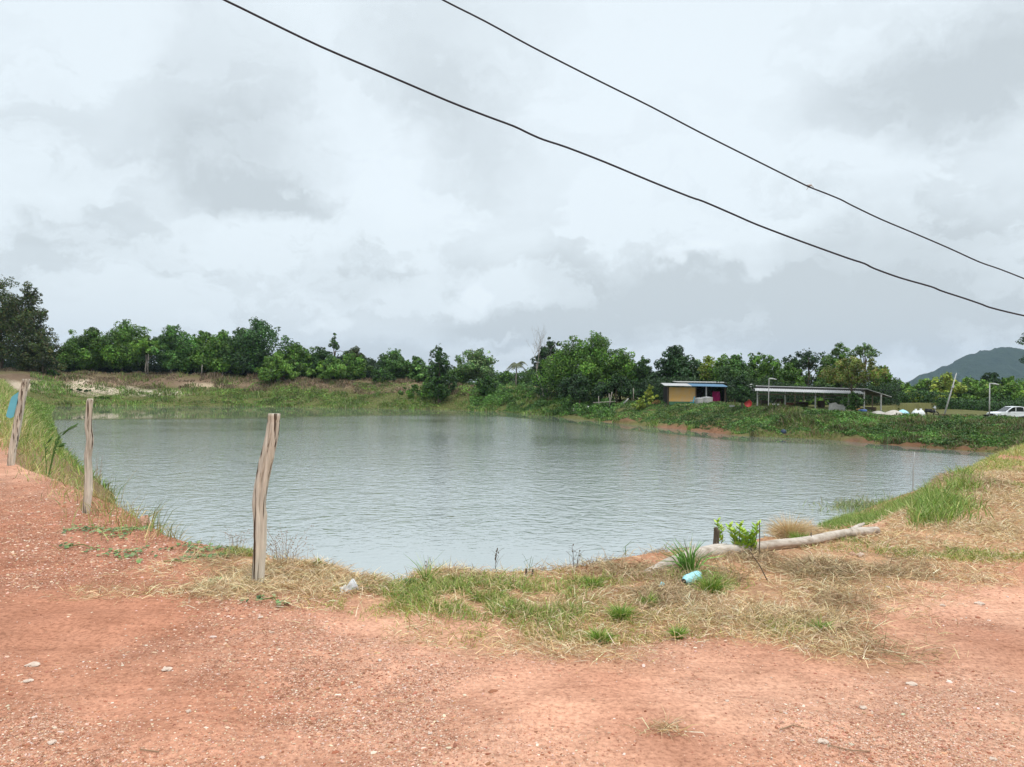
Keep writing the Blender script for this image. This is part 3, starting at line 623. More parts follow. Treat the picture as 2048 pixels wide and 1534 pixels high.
V, Fq, cv = pebbles(q, sz, pc)
m_peb = newmat('gravel_stone'); finish(prin(attr(), .9, .12, 0, bump(noise(pos(), 220, 3), .4, .004)))
stuff('gravel', V, Fq, m_peb, cv)
HAZE = .00009
# ------------------------------------------------------------------ far bank vegetation (uncountable growth)
def far_mass(name, n, pxr, Dr, size, hts, pal, mat=m_leaf, seed=0, dens=None, upright=False, thr=-.1, sc=.22):
    qx = rng.uniform(*pxr, n); t = rng.random(n)
    d = ray(qx, np.full(n, 790.)); lo = np.interp(qx, *Dr[0]); hi = np.interp(qx, *Dr[1]); k = lo+(hi-lo)*t
    x = d[:, 0]*k; y = k; z = terrain(x, y)
    cut = np.where((qx > 1205) & (qx < 1290) | (qx > 1315) & (qx < 1475) | (qx > 1690) & (qx < 2010), .045+.30*fbm(x, y, .45, 66, 4), -1); tt = (k-np.interp(qx, *near_))/(np.interp(qx, *far_)-np.interp(qx, *near_)+1e-6)
    m = (z > WZ-.02) & (tt > cut) & (fbm(x, y, sc, 80+seed, 4) > thr); x, y, z = x[m], y[m], z[m]; n = len(x)
    hgt = np.clip(.22+fbm(x, y, sc*1.5, 90+seed, 4)*3.2, .02, 1.4)*hts
    if upright:
        P_ = np.stack([x, y, z-.02], -1)
        V, Fq, cv = blades(P_, hgt*rng.uniform(.7, 1.3, n)+.1, size*rng.uniform(.6, 1.3, n), np.abs(rng.normal(R(14), R(14), n)), rng.uniform(.1, .7, n), colors(n, pal, .22)*np.exp(fbm(x, y, .35, 97+seed, 3)*1.4-.1)[:, None])
    else:
        P_ = np.stack([x, y, z+rng.random(n)**.6*hgt], -1)
        Nn = unit(rng.normal(size=(n, 3))*.7+np.array([0, -.2, .8])); V, Fq = leaf_quads(P_, Nn, size*rng.uniform(.6, 1.4, n)); cv = leafcol(n, pal, .25)
        big = np.exp(fbm(x, y, .45, 95+seed, 3)*1.9-.12); cv = cv*np.repeat(big, 4)[:, None]
    return V, Fq, np.clip(cv, .003, .7)
sh_px = [40, 110, 250, 450, 650, 800, 1000, 1100, 1200, 1300, 1400, 1480, 1560, 1640, 1750, 1850, 1950, 2010, 2100]
def depth_of(px, py): return np.array([PZ(a, b, WZ)[1] for a, b in zip(px, py)])
shD = np.interp(sh_px, [40, 110, 250, 450, 650, 800, 1000, 1100, 1200, 1300, 1400, 1480, 1560, 1640, 1750, 1850, 1950, 2010, 2100], depth_of([110, 110, 250, 450, 650, 800, 1000, 1100, 1200, 1300, 1400, 1480, 1560, 1640, 1750, 1850, 1950, 2010, 2010], [812, 812, 811, 812, 815, 818, 823, 832, 843, 853, 863, 872, 875, 878, 888, 896, 903, 907, 907]))
lpD = np.interp(sh_px, [40, 250, 500, 700, 850, 1000, 1100, 1200, 1300, 1400, 1500, 1600, 1700, 1850, 2048], [180, 184, 183, 179, 170, 160, 140, 122, 110, 99, 89, 82, 79, 76, 74])
near_ = (sh_px, shD); far_ = (sh_px, lpD)
def fr(a, b): return ((sh_px, shD+(lpD-shD)*a), (sh_px, shD+(lpD-shD)*b))
GB = [(.14, .25, .04), (.2, .3, .055), (.10, .19, .03)]
acc = []
acc.append(far_mass('', 30000, (60, 1120), fr(-.04, .55), .16, .7, [(.13, .23, .04), (.19, .27, .07), (.10, .18, .035), (.24, .24, .10)], seed=1, upright=True, thr=-.35))
acc.append(far_mass('', 14000, (60, 1120), fr(.35, 1.0), .16, 1.0, [(.15, .2, .05), (.22, .22, .08), (.1, .16, .035)], seed=2, upright=True, thr=.0))
V, Fq, cv = cat3(acc); stuff('shore_grass', V, Fq, m_leaf, cv)
acc = [far_mass('', 34000, (-20, 960), fr(.55, 1.12), .14, .85, [(.32, .23, .16), (.25, .175, .12), (.18, .13, .08), (.28, .22, .13), (.15, .15, .07)], seed=3, upright=True, thr=-.12)]
V, Fq, cv = cat3(acc); stuff('dry_weeds', V, Fq, m_straw, cv)
acc = [far_mass('', 26000, (420, 1010), fr(.10, .9), .33, 1.0, GB+[(.16, .2, .05)], seed=4, thr=.03),
       far_mass('', 46000, (940, 1230), fr(.05, 1.2), .30, 1.5, [(.09, .19, .035), (.13, .25, .045), (.06, .14, .025)], seed=5, thr=-.22),
       far_mass('', 90000, (1190, 2080), fr(.08, 1.04), .20, .48, [(.07, .165, .03), (.11, .22, .038), (.15, .22, .055), (.045, .11, .02)], seed=6, thr=-.25, sc=.3)]
V, Fq, cv = cat3(acc); stuff('bank_creepers', V, Fq, m_leaf, cv)
acc = [far_mass('', 26000, (1290, 2120), fr(1.0, 1.9), .10, .35, [(.10, .17, .04), (.16, .2, .06), (.2, .18, .09)], seed=9, upright=True, thr=-.3, sc=.3),
       far_mass('', 30000, (1500, 2080), fr(-.02, .9), .09, .55, [(.11, .19, .04), (.16, .22, .055), (.18, .15, .075), (.08, .14, .03), (.2, .15, .08)], seed=7, upright=True, thr=-.2, sc=.3),
       far_mass('', 12000, (1000, 1560), fr(-.02, .5), .10, .4, [(.14, .22, .045), (.2, .23, .07), (.1, .17, .03)], seed=8, upright=True, thr=0., sc=.3)]
V, Fq, cv = cat3(acc); stuff('reed_grass', V, Fq, m_leaf, cv)
# dense undergrowth at the foot of the woods, shade put into near-black leaves
def under(name, n, pts, pal, size):
    pts = np.array(pts, float); qx = rng.uniform(pts[0, 0], pts[-1, 0], n); D = np.interp(qx, pts[:, 0], pts[:, 1])+rng.uniform(0, 9, n); top = np.interp(qx, pts[:, 0], pts[:, 2])
    d = ray(qx, np.full(n, 780.)); x = d[:, 0]*D; z = terrain(x, D); h = top*(.55+.9*(fbm(x, D, .25, 33, 4)+.5))
    P_ = np.stack([x, D, z+rng.random(n)**.8*h], -1); Nn = unit(rng.normal(size=(n, 3))*.8+np.array([0, -.3, .5])); V, Fq = leaf_quads(P_, Nn, size*rng.uniform(.6, 1.4, n)); return V, Fq, leafcol(n, pal, .3)
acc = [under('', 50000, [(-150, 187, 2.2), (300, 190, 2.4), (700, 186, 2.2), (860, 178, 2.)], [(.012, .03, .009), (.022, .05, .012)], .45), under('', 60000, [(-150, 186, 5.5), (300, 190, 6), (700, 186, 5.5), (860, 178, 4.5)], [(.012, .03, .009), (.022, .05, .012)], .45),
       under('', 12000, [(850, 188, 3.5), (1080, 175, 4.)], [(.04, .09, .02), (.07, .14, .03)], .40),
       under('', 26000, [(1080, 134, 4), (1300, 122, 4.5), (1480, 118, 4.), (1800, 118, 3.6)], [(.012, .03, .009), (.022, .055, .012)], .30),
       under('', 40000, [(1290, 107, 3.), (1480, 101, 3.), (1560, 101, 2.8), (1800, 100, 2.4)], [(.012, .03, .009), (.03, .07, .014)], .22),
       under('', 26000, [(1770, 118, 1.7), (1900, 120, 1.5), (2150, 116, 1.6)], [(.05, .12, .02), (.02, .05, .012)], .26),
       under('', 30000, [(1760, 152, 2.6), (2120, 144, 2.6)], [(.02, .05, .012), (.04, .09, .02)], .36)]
V, Fq, cv = cat3(acc); stuff('undergrowth', V, Fq, m_leaf, cv)
# ------------------------------------------------------------------ trees
g1 = 'trees behind the dry bank on the left'; g2 = 'trees across the water in the middle'; g3 = 'trees around the sheds'; g4 = 'trees of the wood below the hill'
WIDE = {g3: 1.22, g4: 1.15, g1: 1.08}
LOW = {g4: 2}
_mt = make_tree
def make_tree(px, top, hw, D, kind, label, name='broadleaf_tree', cat='tree', group=None, **k): return _mt(px, top+LOW.get(group, 0), hw*(WIDE.get(group, 1.) if cat == 'tree' else 1.1), D, kind, label, name, cat, group, **k)
make_tree(0, 546, 66, 172, 'olive', 'tall dark olive tree cut by the left edge of the photo', group=g1, shape='round', n=85, trunk_r=.4)
make_tree(55, 560, 50, 170, 'olive', 'tall brownish green tree beside the leftmost one, with a ragged crown', group=g1, shape='round', n=80, bot=748, trunk_r=.4)
make_tree(84, 655, 38, 168, 'olive', 'lower brown tinged tree leaning out from the tall tree at the left', group=g1, shape='wide', n=26)
make_tree(132, 690, 34, 186, 'dark', 'low dark tree in the dip right of the tall left tree', group=g1)
make_tree(182, 652, 50, 184, 'mid', 'round green tree first after the dip at the left', group=g1)
make_tree(243, 637, 54, 186, 'mid', 'highest round tree of the left wood with a pointed top', group=g1, shape='slim')
make_tree(292, 668, 32, 182, 'bright', 'paler narrow tree on a white trunk in the left wood', group=g1, bot=708, bark=m_palebark, trunk_r=.2)
make_tree(342, 648, 46, 184, [(.06, .14, .028), (.08, .16, .035)], 'feathery topped tree over two pale stems in the left wood', group=g1, shape='slim', bark=m_palebark)
make_tree(398, 660, 40, 187, 'mid', 'green tree filling the wood behind the lone pale stake', group=g1)
make_tree(445, 658, 44, 184, 'mid', 'broad tree left of the highest mid-left crown', group=g1)
make_tree(512, 633, 54, 183, [(.055, .12, .028), (.04, .095, .022)], 'high open crowned tree above the thick post', group=g1, shape='slim', dens=.85)
make_tree(478, 652, 30, 192, 'dark', 'dark narrow tree between two broad crowns above the thick post', group=g1)
make_tree(550, 705, 36, 176, 'bright', 'low bright bush tree at the edge of the left wood above the thick post', group=g1, shape='wide')
make_tree(596, 684, 38, 182, 'mid', 'rounded tree where the left wood starts to step down', group=g1)
make_tree(640, 692, 36, 182, 'dark', 'dark drooping tree in the middle of the stepped down wood', group=g1)
make_tree(668, 662, 19, 200, 'dark', 'small tall crown standing up behind the lower trees', group=g1, shape='slim', n=18)
make_tree(712, 692, 30, 196, 'olive', 'olive crown on the slope right of the small tall crown', group=g1)
make_tree(700, 706, 48, 178, 'mid', 'smooth round bushy tree in front of the olive crown', group=g1, shape='wide')
make_tree(790, 696, 50, 178, [(.07, .145, .028), (.055, .12, .022)], 'isolated looking dome of green right of the wood', group=g2, shape='wide')
make_tree(832, 712, 34, 176, [(.08, .16, .03), (.06, .13, .025)], 'yellower shoulder tree attached to the green dome', group=g2, shape='wide')
make_tree(770, 742, 26, 172, 'dark', 'dark low bush at the foot of the green dome', 'bush', 'bush', g2, shape='wide')
make_tree(878, 688, 24, 152, 'dark', 'slender dark tree with a loose top right of the green dome', group=g2, shape='slim', n=40, dens=.8, bot=745, trunk_r=.16)
make_tree(880, 722, 30, 153, 'dark', 'dark climber covered thicket under the slender dark tree', 'thicket', 'bush', g2, shape='round')
make_tree(862, 748, 24, 156, 'mid', 'green bush left of the dark thicket on the far bank', 'bush', 'bush', g2, shape='wide', trunk=False)
make_tree(955, 693, 46, 168, 'pale', 'silvery leaved open tree in the middle of the far bank', group=g2, shape='round', dens=.7, bot=758, bark=m_palebark)
make_tree(918, 728, 26, 170, 'mid', 'small green tree at the left side of the silvery one', group=g2)
make_tree(972, 748, 22, 152, 'dark', 'dark vine covered stump tree in front of the silvery tree', 'thicket', 'bush', g2, shape='slim')
make_tree(1010, 740, 30, 182, 'mid', 'low hedge like tree left of the coconut palm', group=g2, shape='wide')
make_tree(1062, 738, 28, 184, 'bright', 'low bright tree right of the coconut palm', group=g2, shape='wide')
make_tree(1100, 676, 34, 142, 'deep', 'very dark tree behind the bare tree', group=g3)
make_tree(1140, 670, 56, 132, 'mid', 'big green tree right of the bare tree, left of the largest clump', group=g3)
make_tree(1192, 661, 50, 128, 'mid', 'tallest crown of the dark clump overhanging the water', group=g3, shape='round', n=80)
make_tree(1240, 694, 46, 126, 'mid', 'right flank tree of the dark clump overhanging the water', group=g3)
make_tree(1160, 745, 48, 121, 'deep', 'dark hanging foliage low over the water edge', 'thicket', 'bush', g3, shape='wide', bot=800)
make_tree(1232, 748, 40, 120, 'deep', 'dark lower thicket behind the wooden rail', 'thicket', 'bush', g3, shape='wide', bot=790)
make_tree(1288, 712, 26, 122, 'dark', 'dark gap filling tree left of the big leaved one', group=g3)
make_tree(1350, 688, 46, 116, [(.035, .085, .022), (.028, .065, .018)], 'big leaved dark tree behind the yellow hut', group=g3, sizek=1.5)
make_tree(1306, 742, 34, 114, 'deep', 'low dark branches left of the yellow hut', 'thicket', 'bush', g3, shape='wide', sizek=1.3)
make_tree(1416, 708, 28, 122, 'yellow', 'light yellow green bamboo like clump above the hut roof', group=g3, dens=.8, shape='slim')
make_tree(1470, 704, 40, 112, [(.075, .16, .03), (.06, .13, .025)], 'bright green tree above the gap between hut and shed', group=g3, shape='wide')
make_tree(1484, 748, 27, 88, 'deep', 'dark vine draped tree standing between hut and shed', group=g3, shape='slim', bot=806, n=34)
make_tree(1530, 706, 34, 114, 'mid', 'green tree behind the lamp pole of the shed', group=g3, shape='slim')
make_tree(1574, 724, 32, 116, 'mid', 'lower green tree behind the middle of the shed', group=g3)
make_tree(1617, 698, 38, 120, 'deep', 'dark round tree with sky holes behind the shed', group=g3, dens=.62, bot=738)
make_tree(1660, 738, 30, 114, 'bright', 'bright low tree between dark round tree and yellowish tree', group=g3, shape='wide')
make_tree(1680, 682, 32, 104, [(.09, .15, .03), (.06, .12, .025)], 'high reddish tipped tree behind the yellowish tree', group=g3, shape='slim', dens=.8)
make_tree(1728, 686, 26, 108, 'pale', 'open crowned tree right behind the yellowish tree', group=g3, dens=.5, bot=715)
make_tree(1704, 708, 52, 84, [(.15, .19, .04), (.11, .17, .03), (.2, .17, .05)], 'yellowish green tree growing up through the front of the shed', group=g3, shape='round', bot=770, trunk_r=.13)
make_tree(1706, 782, 17, 82, 'dark', 'dark leafy bush at the foot of the yellowish tree', 'bush', 'bush', g3, shape='slim')
make_tree(1764, 728, 28, 112, 'mid', 'tree on the right side of the shed ending the group', group=g3)
for px, top, hw, D, k, lab in [(1260, 712, 24, 126, 'mid', 'green crown dipping between the dark clump and the big leaved tree'), (1388, 716, 28, 126, 'pale', 'thin pale crown between the big leaved tree and the bamboo like clump'), (1446, 706, 28, 120, 'bright', 'bright crown right of the bamboo like clump'), (1506, 702, 24, 118, 'mid', 'crown behind the right side of the vine draped tree'), (1588, 716, 26, 124, 'mid', 'crown left of the dark round tree with sky holes'), (1648, 718, 24, 120, 'bright', 'bright crown right of the dark round tree with sky holes')]:
    make_tree(px, top, hw, D, k, lab, group=g3, shape='slim')
for px, top, hw, D, k, lab in [(1800, 758, 28, 150, 'bright', 'first low tree of the wood right of the shed group'), (1848, 755, 30, 152, 'bright', 'second crown of the wood right of the shed group'), (1895, 743, 30, 148, 'yellow', 'bright crown that stands higher beside the leaning pole'),
        (1935, 750, 26, 152, 'bright', 'crown of the wood right of the leaning pole'), (1985, 740, 26, 168, 'deep', 'dark conical crown behind the wood under the hill'), (1970, 757, 28, 146, 'bright', 'broad crown in front of the dark conical one'),
        (2020, 750, 28, 146, 'bright', 'crown of the wood above the white pickup'), (2066, 744, 36, 150, 'mid', 'last crown of the wood at the right edge'), (1820, 778, 28, 122, 'yellow', 'pale green bush tree in front of the wood, left one'),
        (1860, 780, 28, 124, 'yellow', 'pale green bush tree left of the foot of the leaning pole'), (1932, 784, 30, 130, 'mid', 'darker bush tree right of the foot of the leaning pole'), (1998, 784, 34, 134, 'dark', 'dark bush tree behind the lamp pole by the pickup'), (2062, 784, 36, 132, 'dark', 'dark bush tree behind the cab of the pickup')]:
    make_tree(px, top, hw, D, k, lab, group=g4, shape='wide' if top > 775 else 'round')
make_tree(2092, 640, 50, 62, 'deep', 'near dark tree of which a few leaves reach in at the right edge', group=None, shape='round', bot=742, leaf=.16, trunk_r=.2)
# bushes on the dry bank
for px, top, hw, D, k, lab in [(100, 740, 22, 168, 'dark', 'dark green bush on the sandy bank above the second post'), (155, 778, 18, 160, 'dark', 'small dark bush below the sandy scar'), (205, 792, 10, 158, 'mid', 'tiny bush at the foot of the left sandy scar'),
                           (168, 742, 26, 180, 'yellow', 'yellow green shrub on top of the dry bank'), (640, 722, 26, 178, 'bright', 'light shrub at the wood edge where the dry bank starts to fall'), (1120, 780, 34, 136, 'mid', 'leafy mound at the foot of the bare tree'), (830, 768, 34, 158, 'mid', 'leafy mound hanging over the green bank in the middle'), (1060, 790, 34, 140, 'mid', 'broad creeper mound left of the bare tree foot'),
                           (1300, 768, 12, 106, 'yellow', 'variegated yellow shrub left of the yellow hut'), (1282, 796, 16, 105, 'yellow', 'low flowering yellow shrub at the path left of the hut'), (1315, 800, 10, 104, [(.4, .12, .08), (.2, .2, .05)], 'small red leaved plant beside the hut'), (1640, 795, 14, 100, 'bright', 'bright plant seen under the middle of the shed roof'), (1610, 800, 16, 101, 'bright', 'fresh green plant under the shed left of the third post')]:
    make_tree(px, top, hw, D, k, lab, 'bush', 'bush', 'bushes along the far banks', shape='wide', n=16, trunk=False)
# coconut palm
def palm(px, top, D, label):
    b = onray(px, D); H = P(px, top, D)[2]-b[2]; t = thing('coconut_palm', label, 'palm', b, g2)
    mb = MB(); mb.tube([b-[0, 0, .3], b+[.1, 0, H*.4], b+[.25, 0, H*.8]], [.2, .16, .12], 7); mb.part('trunk', m_palebark, t, True)
    c = b+np.array([.25, 0, H*.8])
    for i in range(15):
        a = i*2.4; L = rnd.uniform(2.2, 2.9); up = rnd.uniform(.1, 1.1); mb = MB(); pts = []
        for s in np.linspace(0, 1, 7): pts.append(c+np.array([math.cos(a)*L*s, math.sin(a)*L*s, L*(up*s-1.0*s*s)]))
        pts = np.array(pts); tang = np.gradient(pts, axis=0); V = []; Fq = []
        for s in range(1, 7):
            for sd in (-1, 1):
                for u in (0, .5):
                    p = pts[s-1]+(pts[s]-pts[s-1])*u; side = unit(np.cross(tang[s], [0, 0, 1]))*sd; l = .75*(1-.55*abs(s/7-.4)*2)
                    tip = p+side*l+unit(tang[s])*l*.35-np.array([0, 0, l*.45]); wv = unit(tang[s])*.12; k = len(V)
                    V += [p-wv, p+wv, tip+wv*.3, tip-wv*.3]; Fq.append((k, k+1, k+2, k+3))
        part('frond', V, np.array(Fq), m_leaf, t, np.tile([.10, .11, .045], (len(V), 1)))
palm(1031, 717, 172, 'lone coconut palm with a small ragged crown on the far bank')
# bare tree
def bare(px, top, D, label):
    b = onray(px, D); H = P(px, top, D)[2]-b[2]; t = thing('bare_tree', label, 'tree', b, g2); tr_ = MB(); br = MB()
    def grow(p, d, L, r, lev, mb):
        pts = [p]; dd_ = np.array(d)
        for s in range(4):
            dd_ = unit(dd_+np.array([rnd.uniform(-.16, .16), rnd.uniform(-.16, .16), .05])); pts.append(pts[-1]+dd_*L/4)
        mb.tube(pts, list(np.linspace(r, r*.55, 5)), 6 if lev < 2 else 4, cap=False)
        if lev >= 5: return
        for _ in range(3 if lev < 4 else 3):
            q = pts[rnd.choice([2, 3, 4, 4])]; nd = unit(dd_+np.array([rnd.uniform(-.7, .7), rnd.uniform(-.7, .7), rnd.uniform(-.1, .5)])); grow(q, nd, L*rnd.uniform(.55, .78), r*.5, lev+1, br)
    grow(b-np.array([0, 0, .3]), (-.16, 0, 1), H*.42, .12, 0, tr_); grow(b+np.array([.3, 0, -.3]), (.16, 0, 1), H*.40, .11, 0, tr_)
    tr_.part('trunk', m_palebark, t, True); br.part('branches', m_palebark, t, True)
bare(1088, 664, 138, 'leafless grey tree with two curved stems across the water')
# pale stakes in front of the left wood
for px, top, bot, D, lab in [(295, 708, 742, 181, 'thin white trunk like stake in front of the left wood'), (403, 729, 753, 180, 'short pale stake alone before the dark wood')]:
    b = onray(px, D); zt = P(px, top, D)[2]; mb = MB(); mb.tube([b-[0, 0, .2], (b+[0, 0, 0])*.5+np.array([b[0]+.05, b[1], zt])*.5, [b[0]+.1, b[1], zt]], [.13, .11, .08], 7); mb.solo('wooden_stake', m_palebark, lab, 'stake', None, True)
for i, (px, top, D) in enumerate([(428, 746, 181), (436, 744, 181.5), (445, 747, 181), (450, 745, 182)]):
    b = onray(px, D); zt = P(px, top, D)[2]; mb = MB(); mb.tube([b-[0, 0, .2], [b[0], b[1], max(zt, b[2]+.9)]], [.09, .06], 6); mb.solo('bamboo_stub', m_palebark, ['first short tan stub of the row of four, from the left', 'second and tallest tan stub of the row of four', 'third tan stub of the row of four', 'last tan stub of the row of four'][i], 'stake', 'row of stubs on the dry bank')
# ------------------------------------------------------------------ materials for the things
m_white = simple('white_paint', (.78, .79, .78), .4, .4, .08)
m_conc = simple('concrete', (.50, .49, .46), .9, .1, .25)
m_dkroof = simple('dark_roof_sheet', (.13, .12, .11), .7, .2, .3)
m_ltroof = simple('pale_roof_sheet', (.58, .57, .56), .6, .3, .25)
m_bluroof = simple('blue_roof_sheet', (.10, .22, .34), .5, .4, .15)
m_yellow = simple('yellow_wall_board', (.60, .34, .09), .7, .2, .12, sc=1.5, c2=(.50, .35, .19))
m_green = simple('green_board', (.07, .17, .09), .6, .3)
m_dark = simple('shade_and_cap_black', (.03, .028, .026), .9, .1)  # near-black stands in for shade inside hut and roof gaps; also bottle cap
m_dkwood = simple('dark_timber', (.12, .09, .065), .85, .1)
m_magenta = simple('magenta_cloth', (.22, .015, .075), .8, .1)
m_teal = simple('teal_plastic', (.05, .32, .45), .4, .4, .1)
m_red = simple('red_plastic', (.48, .03, .025), .45, .4, .15)
m_rusty = simple('rusty_steel', (.34, .13, .07), .8, .2, .4)
m_blue = simple('blue_plastic', (.10, .20, .50), .35, .5, .1)
m_sand = simple('grey_sand', (.50, .47, .43), .95, .05, .15, sc=2)
m_tarp = simple('beige_tarp', (.58, .52, .46), .6, .3, .15, sc=3)
m_cyan = simple('cyan_tarp', (.40, .70, .80), .45, .4, .1, sc=3)
m_black = simple('black_rubber', (.02, .02, .022), .7, .3)
m_glass = newmat('tinted_glass'); finish(prin((.015, .02, .022), .06, .6))
m_car = newmat('white_car_paint'); finish(prin((.80, .81, .83), .22, .6))
m_chrome = newmat('bright_metal'); finish(prin((.55, .55, .56), .28, .5, .9))
m_lamp = simple('headlamp_lens', (.75, .77, .78), .15, .6, .05)
m_steel = simple('galvanised_steel', (.48, .47, .45), .6, .4, .2)
m_cable = newmat('cable_sheath'); finish(prin((.018, .016, .022), .5, .3))
m_signblue = simple('pale_blue_plate', (.14, .42, .50), .55, .3, .1)
m_bottle = newmat('pale_blue_plastic'); c = ramp(noise(objc(), 9, 4), [(.3, (.26, .62, .70)), (.7, (.48, .80, .84))]); finish(prin(c, .35, .5))
m_stone = simple('pale_stone', (.74, .58, .47), .9, .1, .3, sc=12)
m_redstone = simple('reddish_stone', (.50, .27, .19), .9, .1, .3, sc=9, c2=(.62, .42, .33))
m_clear = newmat('cloudy_plastic'); g = prin((.80, .82, .84), .25, .5); tb = N('ShaderNodeBsdfTransparent'); mx = N('ShaderNodeMixShader'); mx.inputs[0].default_value = .65; LK(tb.outputs[0], mx.inputs[1]); LK(g, mx.inputs[2]); finish(mx.outputs[0])
def corr(mb, a, b, c, d, nw=60, amp=.03, th=.02):   # corrugated sheet between a-b (low edge) and d-c (high edge)
    a, b, c, d = [np.array(q, float) for q in (a, b, c, d)]; V = []; n = nw*4+1
    for lay in (0, -th):
        for i in range(n):
            t = i/(n-1); z = math.sin(t*nw*2*math.pi)*amp+lay; V += [a+(b-a)*t+[0, 0, z], d+(c-d)*t+[0, 0, z]]
    Fs = [(2*i, 2*i+2, 2*i+3, 2*i+1) for i in range(n-1)]+[(2*n+2*i+1, 2*n+2*i+3, 2*n+2*i+2, 2*n+2*i) for i in range(n-1)]
    Fs += [(2*i, 2*n+2*i, 2*n+2*i+2, 2*i+2) for i in range(n-1)]+[(2*i+3, 2*n+2*i+3, 2*n+2*i+1, 2*i+1) for i in range(n-1)]
    return mb.add(V, Fs)
def px_box(mb, x0, y0, x1, y1, D, th=.1):           # upright slab given by its outline at depth D
    a = P(x0, y1, D); b = P(x1, y0, D); mb.box(((a[0]+b[0])/2, D, (a[2]+b[2])/2), (abs(b[0]-a[0]), th, abs(b[2]-a[2]))); return mb
# ------------------------------------------------------------------ hut
D = 101.; hb = onray(1392, D)
hut = thing('hut', 'small yellow walled hut with a white and blue sheet roof', 'hut', hb)
mb = MB(); px_box(mb, 1338, 775, 1391, 803, D, .12); mb.part('front_wall', m_yellow, hut)
mb = MB(); px_box(mb, 1338, 803.3, 1391, 810, D-.02, .14); mb.part('lower_wall', m_green, hut)
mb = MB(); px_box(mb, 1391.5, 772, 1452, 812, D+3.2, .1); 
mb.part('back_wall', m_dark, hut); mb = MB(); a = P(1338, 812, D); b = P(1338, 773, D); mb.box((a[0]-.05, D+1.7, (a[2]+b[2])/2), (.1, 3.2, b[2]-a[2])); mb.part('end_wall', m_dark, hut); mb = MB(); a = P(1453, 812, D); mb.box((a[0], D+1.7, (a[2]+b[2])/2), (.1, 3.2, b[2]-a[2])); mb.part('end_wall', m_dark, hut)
for px in (1336, 1392, 1412.5, 1450):
    mb = MB(); a = P(px, 812, D-.15); b = P(px, 772, D-.15); mb.tube([a, b], .07 if px != 1412.5 else .09, 8); mb.part('post', m_ltroof if px == 1412.5 else m_dkwood, hut)
e0, e1, em = P(1329, 771, D-1.0), P(1457, 773.5, D-1.0), P(1384, 772, D-1.0)
up_ = np.array([0, 2.6, .34])
mb = MB(); corr(mb, e0, em, em+up_, e0+up_, 22, .03); mb.part('roof', m_ltroof, hut)
mb = MB(); em2 = em+np.array([.03, 0, 0]); corr(mb, em2, e1, e1+up_, em2+up_, 28, .03); mb.part('blue_roof', m_bluroof, hut)
f0, f1 = P(1354, 764, D+1.9), P(1456, 765.5, D+1.9)
mb = MB(); corr(mb, f0, f1, f1+[0, 3, .12], f0+[0, 3, .12], 34, .05, .03); mb.part('rear_roof', m_conc, hut)
mb = MB(); mb.box(((f0[0]+f1[0])/2, D+2.1, f0[2]-.22), (f1[0]-f0[0], .08, .30)); mb.part('roof_gap_shade', m_dark, hut)  # dark strip painted as the shade in the gap between both hut roofs
mb = MB(); V = []; 
for i in range(9):
    for j in range(9):
        q = P(1425+15*i/8, 783+24*j/8, D-.3); V.append(q+[0, .10*math.sin(i*1.9+j*.3), 0])
Vb = [v+np.array([0, .02, 0]) for v in V]; Fs = [(j+9*i, j+9*i+1, j+9*i+10, j+9*i+9) for i in range(8) for j in range(8)]
mb.add(V+Vb, Fs+[tuple(81+k for k in f[::-1]) for f in Fs]); mb.solo('hanging_cloth', m_magenta, 'magenta cloth hanging at the right end of the hut', 'cloth', None, True)
# water jars, chair, basin
for px, w_, y0, lab in [(1399, 9, 797, 'grey concrete ring tank left of the taller one before the hut'), (1414, 11, 795, 'larger grey concrete ring tank with a white lid edge before the hut')]:
    c = P(px, 812, D-1.4); zt = P(px, y0, D-1.4)[2]; r_ = w_*D/F; h = zt-c[2]; t = thing('water_tank', lab, 'tank', c)
    MB().lathe(c, [(r_*.96, -.2), (r_*.98, .1), (r_, h*.3), (r_*.97, h*.33), (r_, h*.36), (r_*.99, h*.97), (r_*.9, h*.97), (r_*.88, h*.8)], 18).part('ring', m_conc, t, False)
    MB().lathe(c+[0, 0, h*.975], [(r_*1.02, 0), (r_*1.03, .05), (r_*.6, .10), (.05, .14)], 18).part('lid', m_ltroof, t)
c = P(1384, 812, D-2); t = thing('plastic_chair', 'teal plastic chair standing before the yellow hut wall', 'chair', c)
MB().box(c+[.0, 0, .45], (.48, .46, .04)).part('seat', m_teal, t)
MB().box(c+[.24, 0, .85], (.06, .46, .75), 0, 0, .22).part('backrest', m_teal, t)
for sx in (-1, 1):
    for sy in (-1, 1): MB().tube([c+[sx*.2, sy*.2, .44], c+[sx*.25, sy*.23, -.05]], [.028, .02], 6).part('leg', m_teal, t)
MB().tube([c+[-.2, -.22, .65], c+[.22, -.22, .67]], .025, 6).part('armrest', m_teal, t); MB().tube([c+[-.2, .22, .65], c+[.22, .22, .67]], .025, 6).part('armrest', m_teal, t)
D2 = 88.
def lathe_solo(name, px, py, D, prof, mat, lab, cat, seg=16, sx=1., sy=1., grp=None):
    c = P(px, py, D); g = TZ(c[0], D); c[2] = g; mb = MB(); mb.lathe(c, prof, seg, sx, sy); return mb.solo(name, mat, lab, cat, grp, True)
c = P(1495, 808, D2); mb = MB(); mb.lathe((0, 0, 0), [(.30, 0), (.36, .10), (.43, .16), (.44, .19), (.40, .17), (.32, .10), (.22, .05)], 20); mb.xf(Matrix.Rotation(R(80), 3, 'X'), c+[0, 0, .05]); mb.solo('plastic_basin', m_red, 'round red plastic basin leaning beside the vine draped tree', 'basin', None, True)
